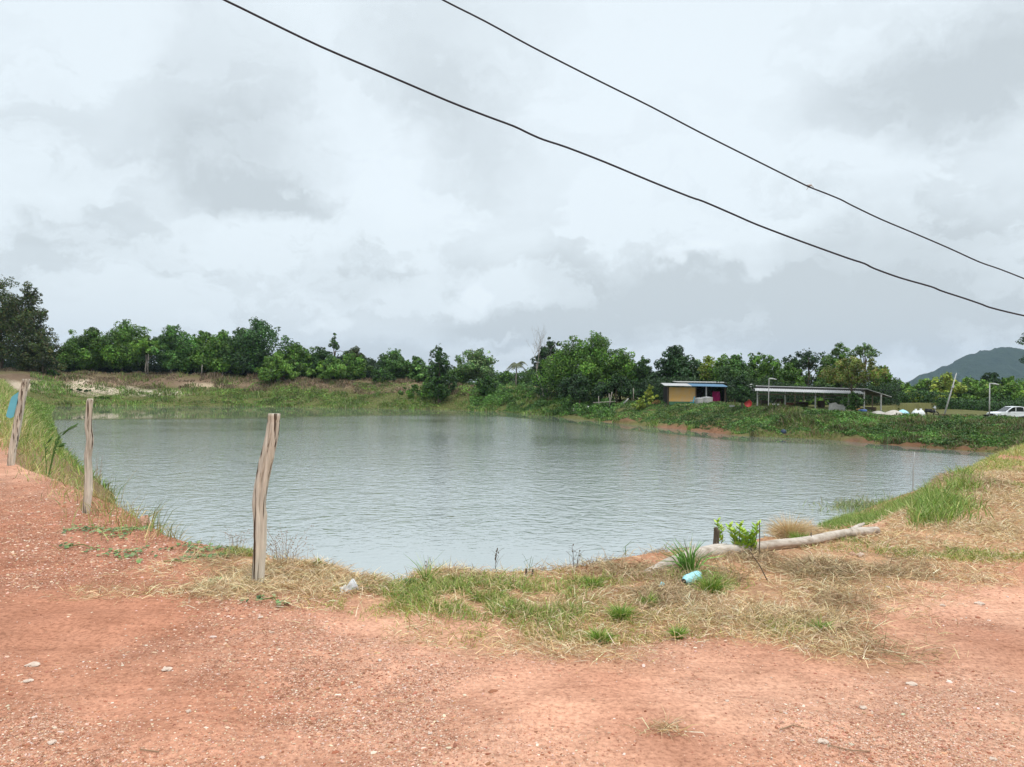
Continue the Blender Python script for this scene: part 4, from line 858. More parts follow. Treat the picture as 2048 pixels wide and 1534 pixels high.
for px, py, w_, h, mat, lab in [(1551, 811, .6, .36, m_white, 'white foam cooler under the left part of the shed'), (1464, 812, .5, .2, m_conc, 'small grey pan on the ground between hut and shed')]:
    c = P(px, py, D2); t = thing('cooler_box' if mat is m_white else 'grey_pan', lab, 'box' if mat is m_white else 'pan', c-[0, 0, h/2])
    MB().box(c, (w_, w_*.7, h*.8)).part('body', mat, t); MB().box(c+[0, 0, h*.46], (w_*1.06, w_*.75, h*.14)).part('lid', mat, t)
# ------------------------------------------------------------------ open shed
sb = onray(1630, 92); shed = thing('open_shed', 'long open sided shed with corrugated roof and pale posts', 'shed', sb)
def seat(px, top, D, r, mat, nm='post', bot=None):
    b = onray(px, D); a = P(px, top, D); mb = MB(); mb.tube([[a[0], D, b[2]-.3], a], r, 8); mb.part(nm, mat, shed)
for px, D in ((1515, 91.5), (1570.5, 90.5), (1631, 88), (1697, 86.5), (1728.5, 85)): seat(px, 783, D, .085, m_conc)
seat(1762, 789, 85, .085, m_conc)
for px, D in ((1590, 97), (1608, 97), (1648, 97), (1470, 97), (1745, 93)): seat(px, 784, D, .06, m_dkwood, 'rear_post')
r0, r1 = P(1502, 781, 91.6), P(1730, 787.5, 84.6)
mb = MB(); corr(mb, r0, r1, r1+[0, 1.1, .30], r0+[0, 1.1, .30], 62, .035, .03); mb.part('front_roof', m_ltroof, shed)
q0, q1 = P(1506, 772.5, 93), P(1736, 779, 86.2)
mb = MB(); corr(mb, q0, q1, q1+[.3, 4.5, -.25], q0+[-.3, 4.5, -.25], 62, .045, .04); mb.part('main_roof', m_dkroof, shed)
mb = MB(); mb.tube([q0+[0, -.04, .05], q1+[0, -.04, .05]], .05, 6); mb.part('ridge_strip', m_ltroof, shed)
mb = MB(); mb.add([r0+[0, 1.1, .26], r1+[0, 1.1, .26], q1+[0, 0, -.02], q0+[0, 0, -.02], r0+[0, 1.2, .26], r1+[0, 1.2, .26], q1+[0, .1, -.02], q0+[0, .1, -.02]], [(0, 1, 2, 3), (7, 6, 5, 4), (0, 4, 5, 1), (2, 6, 7, 3)]); mb.part('shed_gap_shade', m_dark, shed)  # dark sheet closing the roof gap, in place of shade under the main roof
s0, s1 = P(1736, 779.5, 86.2), P(1783, 794.5, 84.6)
mb = MB(); corr(mb, s0, s1, s1+[.6, 4.5, .1], s0+[.3, 4.5, -.25], 3, .03, .05); mb.part('side_roof', m_dkroof, shed)
mb = MB(); mb.tube([s0+[0, -.03, .03], s1+[0, -.03, .03]], .04, 6); mb.part('barge_board', m_conc, shed)
mb = MB(); mb.tube([P(1515, 788, 91.3), P(1630, 790, 88)], .07, 6); mb.tube([P(1630, 790, 88), P(1729, 792, 85)], .07, 6); mb.part('beam', m_dkwood, shed)
mb = MB(); mb.tube([P(1645, 796, 89.5), P(1668, 798, 89.5)], .05, 6); mb.tube([P(1650, 800, 89.5), P(1668, 813, 89.5)], .04, 6); mb.part('brace', m_conc, shed)
t0 = P(1509, 768, 94); mb = MB()
V = [P(1503, 768, 93.5), P(1520, 773, 93), P(1504, 775, 92.8), P(1494, 771, 93.2)]; mb.add(V+[v+np.array([0, .05, .02]) for v in V], [(0, 1, 2, 3), (7, 6, 5, 4), (0, 4, 5, 1), (1, 5, 6, 2), (2, 6, 7, 3), (3, 7, 4, 0)]); mb.solo('roof_sheet', m_ltroof, 'loose bent pale sheet lying on the left end of the shed roof', 'metal sheet')
# things stored under the long shed
def crate(px, py, w_, h, D, mat, lab, name='crate', cat='crate', rz=0.):
    q = P(px, py, D); g = TZ(q[0], D); t = thing(name, lab, cat, (q[0], D, g)); c = np.array([q[0], D, g])
    MB().box(c+[0, 0, h*.5-.05], (w_, w_*.7, h), rz).part('body', mat, t)
    for k in (0, 1): MB().box(c+[0, 0, h*(.25+.45*k)-.05], (w_*1.04, w_*.74, .05), rz).part('rim', m_dkwood, t)
for a_ in [(1527, 812, .9, .7, 93.5, m_dkwood, 'dark wooden crate behind the first shed post', 'crate', 'crate', .2), (1560, 812, .7, .9, 94, m_dkwood, 'tall dark crate left of the second shed post', 'crate', 'crate', -.1), (1580, 816, .8, .5, 92, m_rusty, 'brownish box right of the second shed post', 'crate', 'crate', .3),
           (1604, 818, 1.2, .6, 93, m_dkwood, 'wide dark crate before the third shed post', 'crate', 'crate', 0.), (1642, 820, .7, .8, 92, m_dkwood, 'dark crate right of the third shed post', 'crate', 'crate', .4), (1741, 820, 1.0, .6, 89, m_dkwood, 'dark crate between the last two shed posts', 'crate', 'crate', .1)]: crate(*a_)
for px, x1, y1, D, lab in [(1545, 1556, 796, 95, 'slanting timber leaning in the first shed bay'), (1598, 1612, 800, 94, 'slanting pale timber leaning in the third shed bay'), (1616, 1604, 800, 93.5, 'timber crossing the slanting pale one')]:
    g = onray(px, D); MB().tube([g, P(x1, y1, D)], .05, 6).solo('leaning_timber', m_palebark, lab, 'timber')
# lamp pole at the shed with its wire
b = onray(1537, 90); t = thing('lamp_pole', 'slender metal pole with an arm standing up through the shed roof', 'pole', b)
a = P(1538, 757, 90); MB().tube([b-[0, 0, .3], a], [.06, .05], 8).part('pole', m_steel, t); e = P(1553, 759, 90); MB().tube([a, (a+e)/2+[0, 0, .04], e], [.06, .07, .05], 8).part('arm', m_ltroof, t)
def wire(name, pts, r, lab, cat='cable', sub=1, seg=6):
    mb = MB(); mb.tube(pts, r, seg); return mb.solo(name, m_cable, lab, cat, None, True)
wire('service_wire', [P(1553, 759, 90), P(1595, 765, 90), P(1635, 773, 90), P(1680, 776.5, 88), P(1725, 780, 86)], .014, 'thin wire sagging from the shed pole over the shed roof')
wire('power_wire', [P(1760, 782, 86), P(1830, 778, 86), P(1905, 772, 86), P(1979, 769.5, 84), P(2050, 775, 82), P(2120, 781, 80)], .016, 'thin wire from the shed past the leaning pole to the right edge')
# leaning pole, lamp pole
b = onray(1887, 86); t = thing('leaning_pole', 'grey pole leaning to the right beside the planks', 'pole', b); top = P(1913, 746, 86)
MB().tube([b-[0, 0, .2], (b+top)/2+[.03, 0, 0], top], [.10, .085, .05], 8).part('pole', m_steel, t, True); q = P(1906, 773, 85.9); MB().box(q, (.20, .14, .34), 0, 0, .3).part('meter_box', m_ltroof, t)
b = onray(1979, 84); t = thing('lamp_pole', 'thin street lamp pole with a short white lamp arm left of the pickup', 'pole', b); top = P(1979.5, 766, 84)
MB().tube([b-[0, 0, .2], top], [.07, .055], 8).part('pole', m_steel, t, True); q = P(1981, 767, 84); q2 = P(1998, 769.5, 84); MB().tube([q, (q+q2)/2+[0, 0, .03], q2], [.05, .09, .06], 8).part('lamp_head', m_ltroof, t, True)
# clutter
mb = MB(); a = [P(x_, y_, 85) for x_, y_ in [(1657, 824), (1659, 808), (1665, 806), (1672, 805), (1676, 809), (1694, 810), (1694, 831), (1690, 831), (1688, 826)]]
mb.add(a+[v+np.array([0, .10, 0]) for v in a], [tuple(range(9)), tuple(range(17, 8, -1))]+[(i, i+9, (i+1) % 9+9, (i+1) % 9) for i in range(9)]); mb.solo('broken_panel', m_conc, 'upright grey cement panel with a broken top left corner', 'panel')
def boards(lst, name, mat, lab, cat):
    mb = MB()
    for (x0, y0, x1, y1, D, w_, h_) in lst:
        p, q = P(x0, y0, D), P(x1, y1, D); L = np.linalg.norm(q-p); an = math.atan2(q[2]-p[2], q[0]-p[0]); mb.box((p+q)/2, (L, w_, h_), 0, 0, -an)
    return mb.solo(name, mat, lab, cat)
boards([(1584, 822, 1602, 818, 86, .5, .28)], 'white_sack', m_ltroof, 'slumped pale blue and white sack before the third shed bay', 'sack')
boards([(1606, 822, 1618, 824, 85.5, .4, .08), (1618, 824, 1625, 829, 85.4, .4, .06)], 'bent_sheet', m_white, 'bent white sheet lying before the third shed post', 'metal sheet')
boards([(1745, 846, 1760, 837, 78, .35, .16)], 'concrete_slab', m_conc, 'tilted pale concrete slab on the bank below the sand heap', 'slab')
boards([(1590, 836, 1602, 831, 84, .08, .08)], 'fallen_stick', m_palebark, 'pale stick on the bank below the third shed post', 'stick')
boards([(1720, 818, 1735, 829, 85, .12, .1)], 'loose_plank', m_dkwood, 'dark plank propped at the right shed post', 'plank'); boards([(1728, 817, 1741, 827, 84.6, .1, .08)], 'loose_plank', m_palebark, 'pale plank leaning beside the dark one at the shed', 'plank')
boards([(1714, 817, 1724, 823, 85.5, .5, .3)], 'board_stack', m_yellow, 'yellowish stack of boards left of the propped planks', 'boards')
for i in range(3): boards([(1872+i*6, 829+i*1.5, 1928+i*4, 829+i*2.2+1, 84-i*.3, .25, .10)], 'long_board', m_rusty if i else m_dkwood, ['dark long board at the back of the pile near the leaning pole', 'rust coloured long board in the middle of the pile', 'rust coloured long board at the front of the pile'][i], 'plank', )
boards([(1640, 822, 1664, 824, 86, .2, .12)], 'short_beam', m_ltroof, 'short pale beam lying left of the broken panel', 'beam')
def mound(name, px, py0, hw, top, D, mat, lab, cat, ridg=0., par=None, x0=-1, x1=1):
    n, m_ = 36, 12; V = []; c = P(px, py0, D); g = onray(px, D); rx = hw*D/F; h = P(px, top, D)[2]-g[2]
    for j in range(m_+1):
        for i in range(n):
            a = 2*math.pi*i/n; r_ = 1-j/m_; rr_ = r_*(1+.07*math.sin(3*a+1)+.05*math.sin(5*a)); hh2 = (1-r_**1.5)*h*(1+ridg*math.sin(a*9)*r_)
            V.append((g[0]+math.cos(a)*rx*rr_, D+math.sin(a)*rx*.7*rr_, g[2]-.08+hh2))
    Fs = [(j*n+i, j*n+(i+1) % n, (j+1)*n+(i+1) % n, (j+1)*n+i) for j in range(m_) for i in range(n)]
    mb = MB(); mb.add(V, Fs); return mb.solo(name, mat, lab, cat, None, not ridg)
mound('sand_heap', 1757, 838, 25, 820, 82, m_sand, 'cone of grey sand at the right end of the shed', 'sand heap')
mound('tarp_heap', 1788, 838, 27, 818.5, 81, m_tarp, 'rounded heap under a folded beige tarp', 'tarp', .12)
mound('tarp_heap', 1806, 838, 20, 817.5, 81.6, m_cyan, 'light blue tarp draped over the back of the beige heap', 'tarp', .08)
lathe_solo('plastic_bowl', 1725, 833, 83, [(.22, 0), (.36, .12), (.42, .3), (.43, .42), (.40, .43), (.3, .2)], m_blue, 'blue plastic tub left of the sand heap', 'tub')
for px, D, s, lab in [(1832, 82, .42, 'crumpled white sack right of the blue tarp'), (1842, 82.5, .40, 'second white sack between tarp and motorbike')]:
    g = onray(px, D); mb = MB(); mb.lathe(g, [(s*.8, -.05), (s*1., .15), (s*.95, .45), (s*.6, .7), (s*.2, .78), (s*.3, .9), (.03, .88)], 12, 1.1, .8); mb.solo('white_sack', m_white, lab, 'sack', None, True)
lathe_solo('bucket', 1972, 838, 83, [(.18, 0), (.26, .45), (.27, .48), (.23, .47), (.16, .1)], m_black, 'black bucket left of the thin lamp pole', 'bucket')
lathe_solo('blue_drum', 1567, 872, 73.5, [(.02, 0), (.22, .05), (.28, .22), (.24, .42), (.10, .52), (.04, .55)], simple('dark_blue_plastic', (.03, .05, .09), .5, .4), 'dark blue round float at the water edge under the shed', 'float')
lathe_solo('white_float', 1176, 836, 118, [(.05, 0), (.16, .1), (.18, .28), (.1, .42), (.02, .45)], m_white, 'small white float at the waterline right of the white stake', 'float')
# motorbike parked behind the heaps, seen from the side
g = onray(1861, 83); t = thing('motorbike', 'dark motorbike parked beyond the white sacks', 'motorbike', g)
for dx in (-.62, .62):
    mb = MB(); mb.tube([g+[dx+.27*math.cos(a), 0, .32+.27*math.sin(a)] for a in np.linspace(0, 2*math.pi, 19)], .055, 6, cap=False); mb.part('wheel', m_black, t, True)
mb = MB(); mb.tube([g+[-.55, 0, .62], g+[-.2, 0, .72], g+[.15, 0, .60], g+[.42, 0, .66]], [.12, .17, .14, .16], 8); mb.part('body', m_black, t, True)
MB().tube([g+[-.55, 0, .80], g+[.15, 0, .78]], [.12, .11], 8).part('seat', m_black, t, True)
mb = MB(); mb.tube([g+[.62, 0, .32], g+[.45, 0, 1.0]], .04, 6); mb.tube([g+[.42, -.32, 1.02], g+[.42, .32, 1.02]], .025, 6); mb.part('fork', m_chrome, t)
MB().lathe(g+[.5, 0, .88], [(.02, 0), (.11, .05), (.12, .14), (.05, .22)], 10).part('headlight', m_lamp, t, True)
MB().box(g+[.48, 0, 1.12], (.05, .3, .2), 0, 0, .4).part('windscreen', m_ltroof, t)
# fence and rail left of the hut
def sticks(lst, name, lab, cat, mat=m_palebark, grp=None):
    for (x0, y0, x1, y1, D, r_), lb in zip(lst, lab):
        a, b_ = P(x0, y0, D), P(x1, y1, D); a[2] = min(a[2], TZ(a[0], a[1])-.1) if abs(x0-x1) < 8 else a[2]; mb = MB(); mb.tube([a, (a+b_)/2+[.03, 0, 0], b_], [r_, r_*.9, r_*.8], 7); mb.solo(name, mat, lb, cat, grp, True)
sticks([(1197.5, 816, 1197, 792, 114, .07), (1217, 813, 1224, 784, 113, .08), (1266, 806, 1267, 776, 112, .07), (1147.5, 835, 1146.5, 816, 117, .12), (1282, 804, 1275, 794, 111, .05), (1220, 800, 1218, 787, 113.5, .07)],
       'wooden_stake', ['left upright stake holding the rail in the dark', 'forked slanting stake holding the rail', 'upright grey stake left of the variegated shrub', 'short white stake standing at the waterline', 'small slanting stick before the variegated shrub', 'bluish stake crossing the slanting one'], 'stake')
sticks([(1186, 805.5, 1232, 803, 113, .07)], 'wooden_rail', ['long horizontal rail in the dark under the trees'], 'rail')
sticks([(1186, 837, 1205, 824, 112, .14), (1247, 807, 1257, 797, 110, .10)], 'plank_ramp', ['pale plank sloping down into the water', 'pale plank leaning on the bank left of the shrub'], 'plank', m_conc)
# thin reed pole standing in the water on the right
b = PZ(1824, 1003, WZ); top = P(1829, 904, b[1]); top[1] = b[1]; mid = P(1826.5, 950, b[1]); m2 = P(1828.5, 925, b[1])
mb = MB(); mb.tube([b-[0, 0, .3], b, P(1825, 985, b[1]), mid, P(1825.5, 938, b[1]), m2, top], [.03, .03, .028, .024, .03, .02, .016], 6); mb.solo('thin_pole', m_steel, 'thin crooked pole standing in the water near the right shore', 'pole', None, True)
# ------------------------------------------------------------------ white pickup
D = 88.; g = onray(1982, D); g = g+[0, 0, .0]; x0 = g[0]; gz = P(1990, 843.0, D)[2]
car = thing('pickup_truck', 'white pickup truck parked at the right edge, cab and bonnet showing', 'pickup', (x0+2.6, D, gz))
def prof_body(pts, w_, y0, mb, bev=.06):
    n = len(pts); V = []
    for yy, s in ((-w_/2, .97), (-w_/2+bev, 1.), (w_/2-bev, 1.), (w_/2, .97)):
        c = np.mean(pts, 0)
        for p in pts: q = c+(np.array(p)-c)*s; V.append((x0+q[0], y0+yy, gz+q[1]))
    Fs = [(k*n+i, k*n+(i+1) % n, (k+1)*n+(i+1) % n, (k+1)*n+i) for k in range(3) for i in range(n)]+[tuple(range(n))[::-1], tuple(range(3*n, 4*n))]
    mb.add(V, Fs)
def arch(cx, r_=.44): return [(cx+r_*math.cos(a), .36+r_*math.sin(a)*1.0) for a in np.linspace(math.pi, 0, 9)]
mb = MB(); prof_body([(.05, .42), (.02, .78), (.12, .98), (.45, 1.08), (1.15, 1.14), (3.45, 1.16), (3.5, 1.2), (5.2, 1.2), (5.25, .45), (4.75, .42)]+arch(4.2)[::-1]+[(3.74, .34), (1.42, .34)]+arch(.95)[::-1]+[(.49, .36)], 1.78, D, mb); mb.part('body', m_car, car)
mb = MB(); prof_body([(1.15, 1.10), (1.55, 1.38), (1.95, 1.66), (2.15, 1.73), (2.9, 1.76), (3.3, 1.70), (3.45, 1.12)], 1.55, D, mb); mb.part('cab', m_car, car)
for sgn in (-1, 1):
    yy = D+sgn*.79
    for pts, nm in [([(1.42, 1.17), (1.72, 1.44), (2.02, 1.63), (2.30, 1.67), (2.30, 1.17)], 'side_window'), ([(2.38, 1.17), (2.38, 1.67), (2.85, 1.69), (3.18, 1.62), (3.28, 1.17)], 'side_window')]:
        V = [(x0+a, yy, gz+b) for a, b in pts]+[(x0+a, yy-sgn*.03, gz+b) for a, b in pts]; n = len(pts)
        mb = MB(); mb.add(V, [tuple(range(n)), tuple(range(2*n-1, n-1, -1))]+[(i, (i+1) % n, (i+1) % n+n, i+n) for i in range(n)]); mb.part(nm, m_glass, car)
    MB().box((x0+1.52, D+sgn*.98, gz+1.22), (.14, .2, .17)).part('mirror', m_black, car)
    MB().box((x0+2.15, D+sgn*.895, gz+.98), (.2, .03, .04)).part('door_handle', m_chrome, car)
    MB().box((x0+.16, D+sgn*.66, gz+.86), (.32, .36, .2), 0, 0, -.2).part('headlight', m_lamp, car)
    for cx in (.95, 4.2):
        mb = MB(); mb.lathe((0, 0, 0), [(.2, -.12), (.33, -.12), (.37, -.09), (.37, .09), (.33, .12), (.2, .12)], 24); mb.xf(Matrix.Rotation(R(90), 3, 'X'), (x0+cx, D+sgn*.78, gz+.36)); tyre = mb.part('wheel', m_black, car, True)
        mb = MB(); mb.lathe((0, 0, 0), [(.06, -.13), (.2, -.125), (.22, -.10), (.22, .10), (.2, .125), (.06, .13)], 12); mb.xf(Matrix.Rotation(R(90), 3, 'X'), (x0+cx, D+sgn*.78, gz+.36)); mb.part('rim', m_chrome, tyre)
mb = MB(); mb.add([(x0+1.2, D-.70, gz+1.15), (x0+1.2, D+.70, gz+1.15), (x0+1.97, D+.62, gz+1.66), (x0+1.97, D-.62, gz+1.66)]+[(x0+1.16, D-.70, gz+1.17), (x0+1.16, D+.70, gz+1.17), (x0+1.93, D+.62, gz+1.69), (x0+1.93, D-.62, gz+1.69)], [(3, 2, 1, 0), (4, 5, 6, 7), (0, 1, 5, 4), (2, 3, 7, 6)]); mb.part('windscreen', m_glass, car)
MB().box((x0+.02, D, gz+.52), (.16, 1.7, .24)).part('bumper', m_car, car); MB().box((x0+.03, D, gz+.80), (.1, .85, .2)).part('grille', m_black, car)
# ------------------------------------------------------------------ overhead cables
cA = [(300, -68), (450, 0), (545, 47), (640, 93), (770, 148), (900, 204), (975, 233), (1030, 253), (1060, 268), (1085, 279), (1130, 293), (1210, 324), (1300, 362), (1385, 396), (1403, 401), (1470, 430), (1510, 448), (1600, 482), (1700, 518), (1730, 527), (1745, 536), (1800, 556), (1866, 574), (1880, 581), (1930, 597), (1965, 609), (1976, 614), (2015, 624), (2060, 634), (2250, 690)]
cB = [(740, -80), (885, 0), (970, 42), (1060, 92), (1200, 163), (1300, 212), (1400, 265), (1500, 315), (1590, 360), (1618, 374), (1650, 386), (1682, 399), (1700, 409), (1760, 438), (1830, 467), (1900, 497), (1960, 525), (2000, 538), (2070, 566), (2250, 636)]
def cable(pts, D0, D1, r_, lab):
    xs = np.array([p[0] for p in pts], float); k = (xs-450)/1600.; inv = (1/D0)*(1-k)+(1/D1)*k
    pp = [P(a, b, 1/iv) for (a, b), iv in zip(pts, inv)]; p2 = []
    for i in range(len(pp)-1):                      # soften each kink
        for u in (0, .33, .66):
            p2.append(pp[i]*(1-u)+pp[i+1]*u)
    p2.append(pp[-1]); p2 = np.array(p2); p3 = p2.copy(); p3[1:-1] = (p2[:-2]+2*p2[1:-1]+p2[2:])/4
    mb = MB(); mb.tube(p3, r_, 8); return mb.solo('overhead_cable', m_cable, lab, 'cable', 'black cables crossing the sky', True)
cable(cA, 7.2, 10.6, .0112, 'lower black cable crossing the sky with small kinks')
cable(cB, 7.4, 11.2, .0096, 'upper black cable crossing the sky, with a knot')
kx = (1618-450)/1600.; kD = 1/((1/7.4)*(1-kx)+(1/11.2)*kx); q = P(1618, 373, kD); mb = MB(); mb.tube([q+[-.02, 0, .012], q+[.03, 0, .018]], .014, 6); mb.tube([q+[-.005, 0, 0], q+[-.03, 0, -.045]], .004, 5); mb.tube([q+[.03, 0, .015], q+[.06, 0, -.012]], .005, 5); mb.solo('wire_tie', m_steel, 'small twisted tie on the upper cable', 'tie')
# ------------------------------------------------------------------ near posts
def post(pix_pts, D, widths, label, knots=(), seed=1, lean_y=0., cutring=False):
    base = P(*pix_pts[0], D); t = thing('wooden_post', label, 'post', base, 'gnarled fence posts along the pond')
    xs = np.array([P(a, b, D) for a, b in pix_pts]); s = np.concatenate([[0], np.cumsum(np.linalg.norm(np.diff(xs, axis=0), axis=1))]); nn = 70; ss = np.linspace(0, s[-1], nn)
    C = np.stack([np.interp(ss, s, xs[:, k]) for k in range(3)], 1)
    for _ in range(3): C[1:-1] = (C[:-2]+2*C[1:-1]+C[2:])/4
    C[:, 1] += lean_y*ss/s[-1]; Wd = np.interp(ss, s, np.array(widths)*D/F/2); sg = 36; V = []
    for i in range(nn):
        for k in range(sg):
            a = 2*math.pi*k/sg; u = ss[i]
            r_ = Wd[i]*(1+.06*math.sin(3*a+u*3+seed)+.05*math.sin(5*a-u*4+seed*2)+.04*math.sin(11*a+u*2.)+.025*math.sin(17*a-u*1.3+seed))
            ca = -1.35+.35*math.sin(u*2.6+seed); da = (a-ca+math.pi) % (2*math.pi)-math.pi
            fade = min(1, max(0, (s[-1]*.86-u)/.12)) if not cutring else min(1, max(0, (s[-1]*.9-u)/.1))
            r_ *= 1-.42*fade*math.exp(-(da/.10)**2)
            ca2 = -2.2+.3*math.sin(u*3.3+seed*3); da2 = (a-ca2+math.pi) % (2*math.pi)-math.pi; r_ *= 1-.22*math.exp(-(da2/.08)**2)*(.5+.5*math.sin(u*5+seed))
            for (ku, ka, kr) in knots:
                dk = (a-ka+math.pi) % (2*math.pi)-math.pi; r_ += kr*math.exp(-((u-ku)/.035)**2-(dk/.4)**2)
            if cutring and abs(u-(s[-1]-.062)) < .006: r_ *= .93
            V.append((C[i, 0]+math.cos(a)*r_, C[i, 1]+math.sin(a)*r_, C[i, 2]))
    for k in range(sg): V[k] = (V[k][0], V[k][1], V[k][2]-.12)
    Fs = [(i*sg+k, i*sg+(k+1) % sg, (i+1)*sg+(k+1) % sg, (i+1)*sg+k) for i in range(nn-1) for k in range(sg)]+[tuple((nn-1)*sg+k for k in range(sg))]
    mb = MB(); mb.add(V, Fs); mb.part('shaft', m_wood, t, True); return t, C, Wd
p1g = PZ(516, 1170, 0.02)
post([(515, 1172), (517, 1130), (520, 1080), (520, 1040), (518, 1005), (522, 975), (528, 945), (533, 920), (538, 900), (545, 870), (547, 850), (549, 827)], p1g[1], [23, 23, 24, 25, 26, 26, 26, 26, 25, 24, 23, 23], 'tall thick grey post leaning right, nearest to the camera', knots=[(1.02, -.3, .012), (.40, 2.8, .012), (.56, 0., .008)], seed=1, cutring=True)
p2g = PZ(172, 1030, 0.)
post([(172, 1031), (176, 990), (177, 950), (175, 915), (180, 880), (176, 850), (178, 825), (180, 800), (181, 797)], p2g[1], [14, 15, 14, 13, 13, 13, 12, 12, 9], 'upright slim post second from the left, with a split top', knots=[(.75, 2.9, .012), (.3, 0, .01)], seed=4)
p3g = ground_at(22, 932)
t3, C3, W3 = post([(21, 933), (25, 900), (33, 860), (40, 820), (47, 780), (53, 758)], p3g[1], [13, 14, 14, 14, 14, 13], 'post leaning right at the far left with a blue plate on it', seed=7)
# blue plate nailed to it
Dp = p3g[1]+.02; A_ = [P(x_, y_, Dp) for x_, y_ in [(40.5, 784), (32, 793), (30, 800), (24.5, 830), (26, 834), (30, 836), (34, 833), (41, 792)]]
for i_, v in enumerate(A_): v[1] -= .06+.12*(40-[40.5, 32, 30, 24.5, 26, 30, 34, 41][i_])/16
mb = MB(); mb.add(A_+[v+np.array([.0, .012, 0]) for v in A_], [tuple(range(8)), tuple(range(15, 7, -1))]+[(i, (i+1) % 8, (i+1) % 8+8, i+8) for i in range(8)]); mb.solo('blue_plate', m_signblue, 'pale blue plate with cut corners fixed to the leftmost post', 'plate')
b = ground_at(4, 852); mb = MB(); mb.tube([b+[-.8, .1, .10], b+[-.2, 0, .12], b+[.15, 0, .06]], [.05, .05, .03], 10, .1); mb.solo('fallen_branch', m_log, 'end of a fallen branch at the left edge of the photo', 'branch', None, True)
# ------------------------------------------------------------------ log, stump, sticks
def gp(px, py, dz=0.): q = PZ(px, py, 0.); q[2] = TZ(q[0], q[1])+dz; return q
def knotty(pts, rad, seed, seg=18, sub=9):
    pts = np.array(pts); s = np.concatenate([[0], np.cumsum(np.linalg.norm(np.diff(pts, axis=0), axis=1))]); ss = np.linspace(0, s[-1], len(pts)*sub); C = np.stack([np.interp(ss, s, pts[:, k]) for k in range(3)], 1)
    for _ in range(6): C[1:-1] = (C[:-2]+2*C[1:-1]+C[2:])/4
    r_ = np.interp(ss, s, rad); mb = MB(); t = unit(np.gradient(C, axis=0)); V = []
    for i in range(len(C)):
        u = unit(np.cross(t[i], [0, 0, 1])); v = np.cross(u, t[i])
        for k in range(seg):
            a = 2*math.pi*k/seg; q = r_[i]*(1+.07*math.sin(2*a+ss[i]*5+seed)+.05*math.sin(7*a+ss[i]*3)+.015*math.sin(ss[i]*17+seed)*math.sin(a)); V.append(C[i]+(u*math.cos(a)+v*math.sin(a))*q)
    n = len(C); mb.add(V, [(i*seg+k, i*seg+(k+1) % seg, (i+1)*seg+(k+1) % seg, (i+1)*seg+k) for i in range(n-1) for k in range(seg)]+[tuple(range(seg))[::-1], tuple((n-1)*seg+k for k in range(seg))]); return mb
log = thing('fallen_log', 'long pale barkless log lying across the straw on the right', 'log', gp(1560, 1102))
knotty([gp(1385, 1122, .03), gp(1440, 1115, .05), gp(1500, 1110, .055), gp(1560, 1104, .06), gp(1620, 1097, .055), gp(1680, 1085, .06), gp(1722, 1076, .06), gp(1756, 1074, .065)], [.040, .044, .046, .044, .042, .044, .048, .034], 2).part('trunk', m_log, log, True)
knotty([gp(1700, 1082, .08), gp(1718, 1072, .10), gp(1728, 1070, .115)], [.03, .024, .012], 5, 10).part('branch_stub', m_log, log, True)
mb = MB(); c0 = gp(1622, 1095, .07); mb.tube([c0+[.056*math.cos(a)*.35, 0+.056*math.cos(a), .056*math.sin(a)] for a in np.linspace(0, 2*math.pi, 17)], .004, 5, cap=False); mb.part('wire_loop', m_cable, log)
knotty([gp(1290, 1150, .01), gp(1345, 1135, .03), gp(1395, 1122, .045), gp(1430, 1113, .05), gp(1452, 1108, .05)], [.03, .055, .06, .062, .05], 8).solo('fallen_log', m_log, 'shorter grey log half buried in straw, left of the long pale log', 'log', None, True)
q = gp(1432, 1106); mb = MB(); mb.tube([q-[0, 0, .1], q+[0, 0, .08], q+[.005, 0, .2], q+[-.01, 0, .235]], [.032, .029, .027, .016], 12, .2); mb.solo('tree_stump', m_bark, 'short dark broken stump behind the logs', 'stump')
for x0_, y0_, x1_, y1_, r_, lab in [(1518, 1120, 1519, 1042, .006, 'thin upright dark stick beside the young leafy plant'), (1540, 1165, 1498, 1100, .005, 'thin slanting twig right of the blue bottle'), (1052, 1152, 1052, 1137, .012, 'small cut stub on the lip in the middle'), (1062, 1152, 1066, 1138, .010, 'second small cut stub close to the first on the lip'), (951, 1152, 950, 1140, .012, 'single small cut stub on the lip left of the pair'), ]:
    q = gp(x0_, y0_); e = P(x1_, y1_, q[1]); mb = MB(); mb.tube([q-[0, 0, .03], (q+e)/2+[.004, 0, 0], e], [r_, r_*.9, r_*.6], 7); mb.solo('upright_stick', m_bark, lab, 'stick')
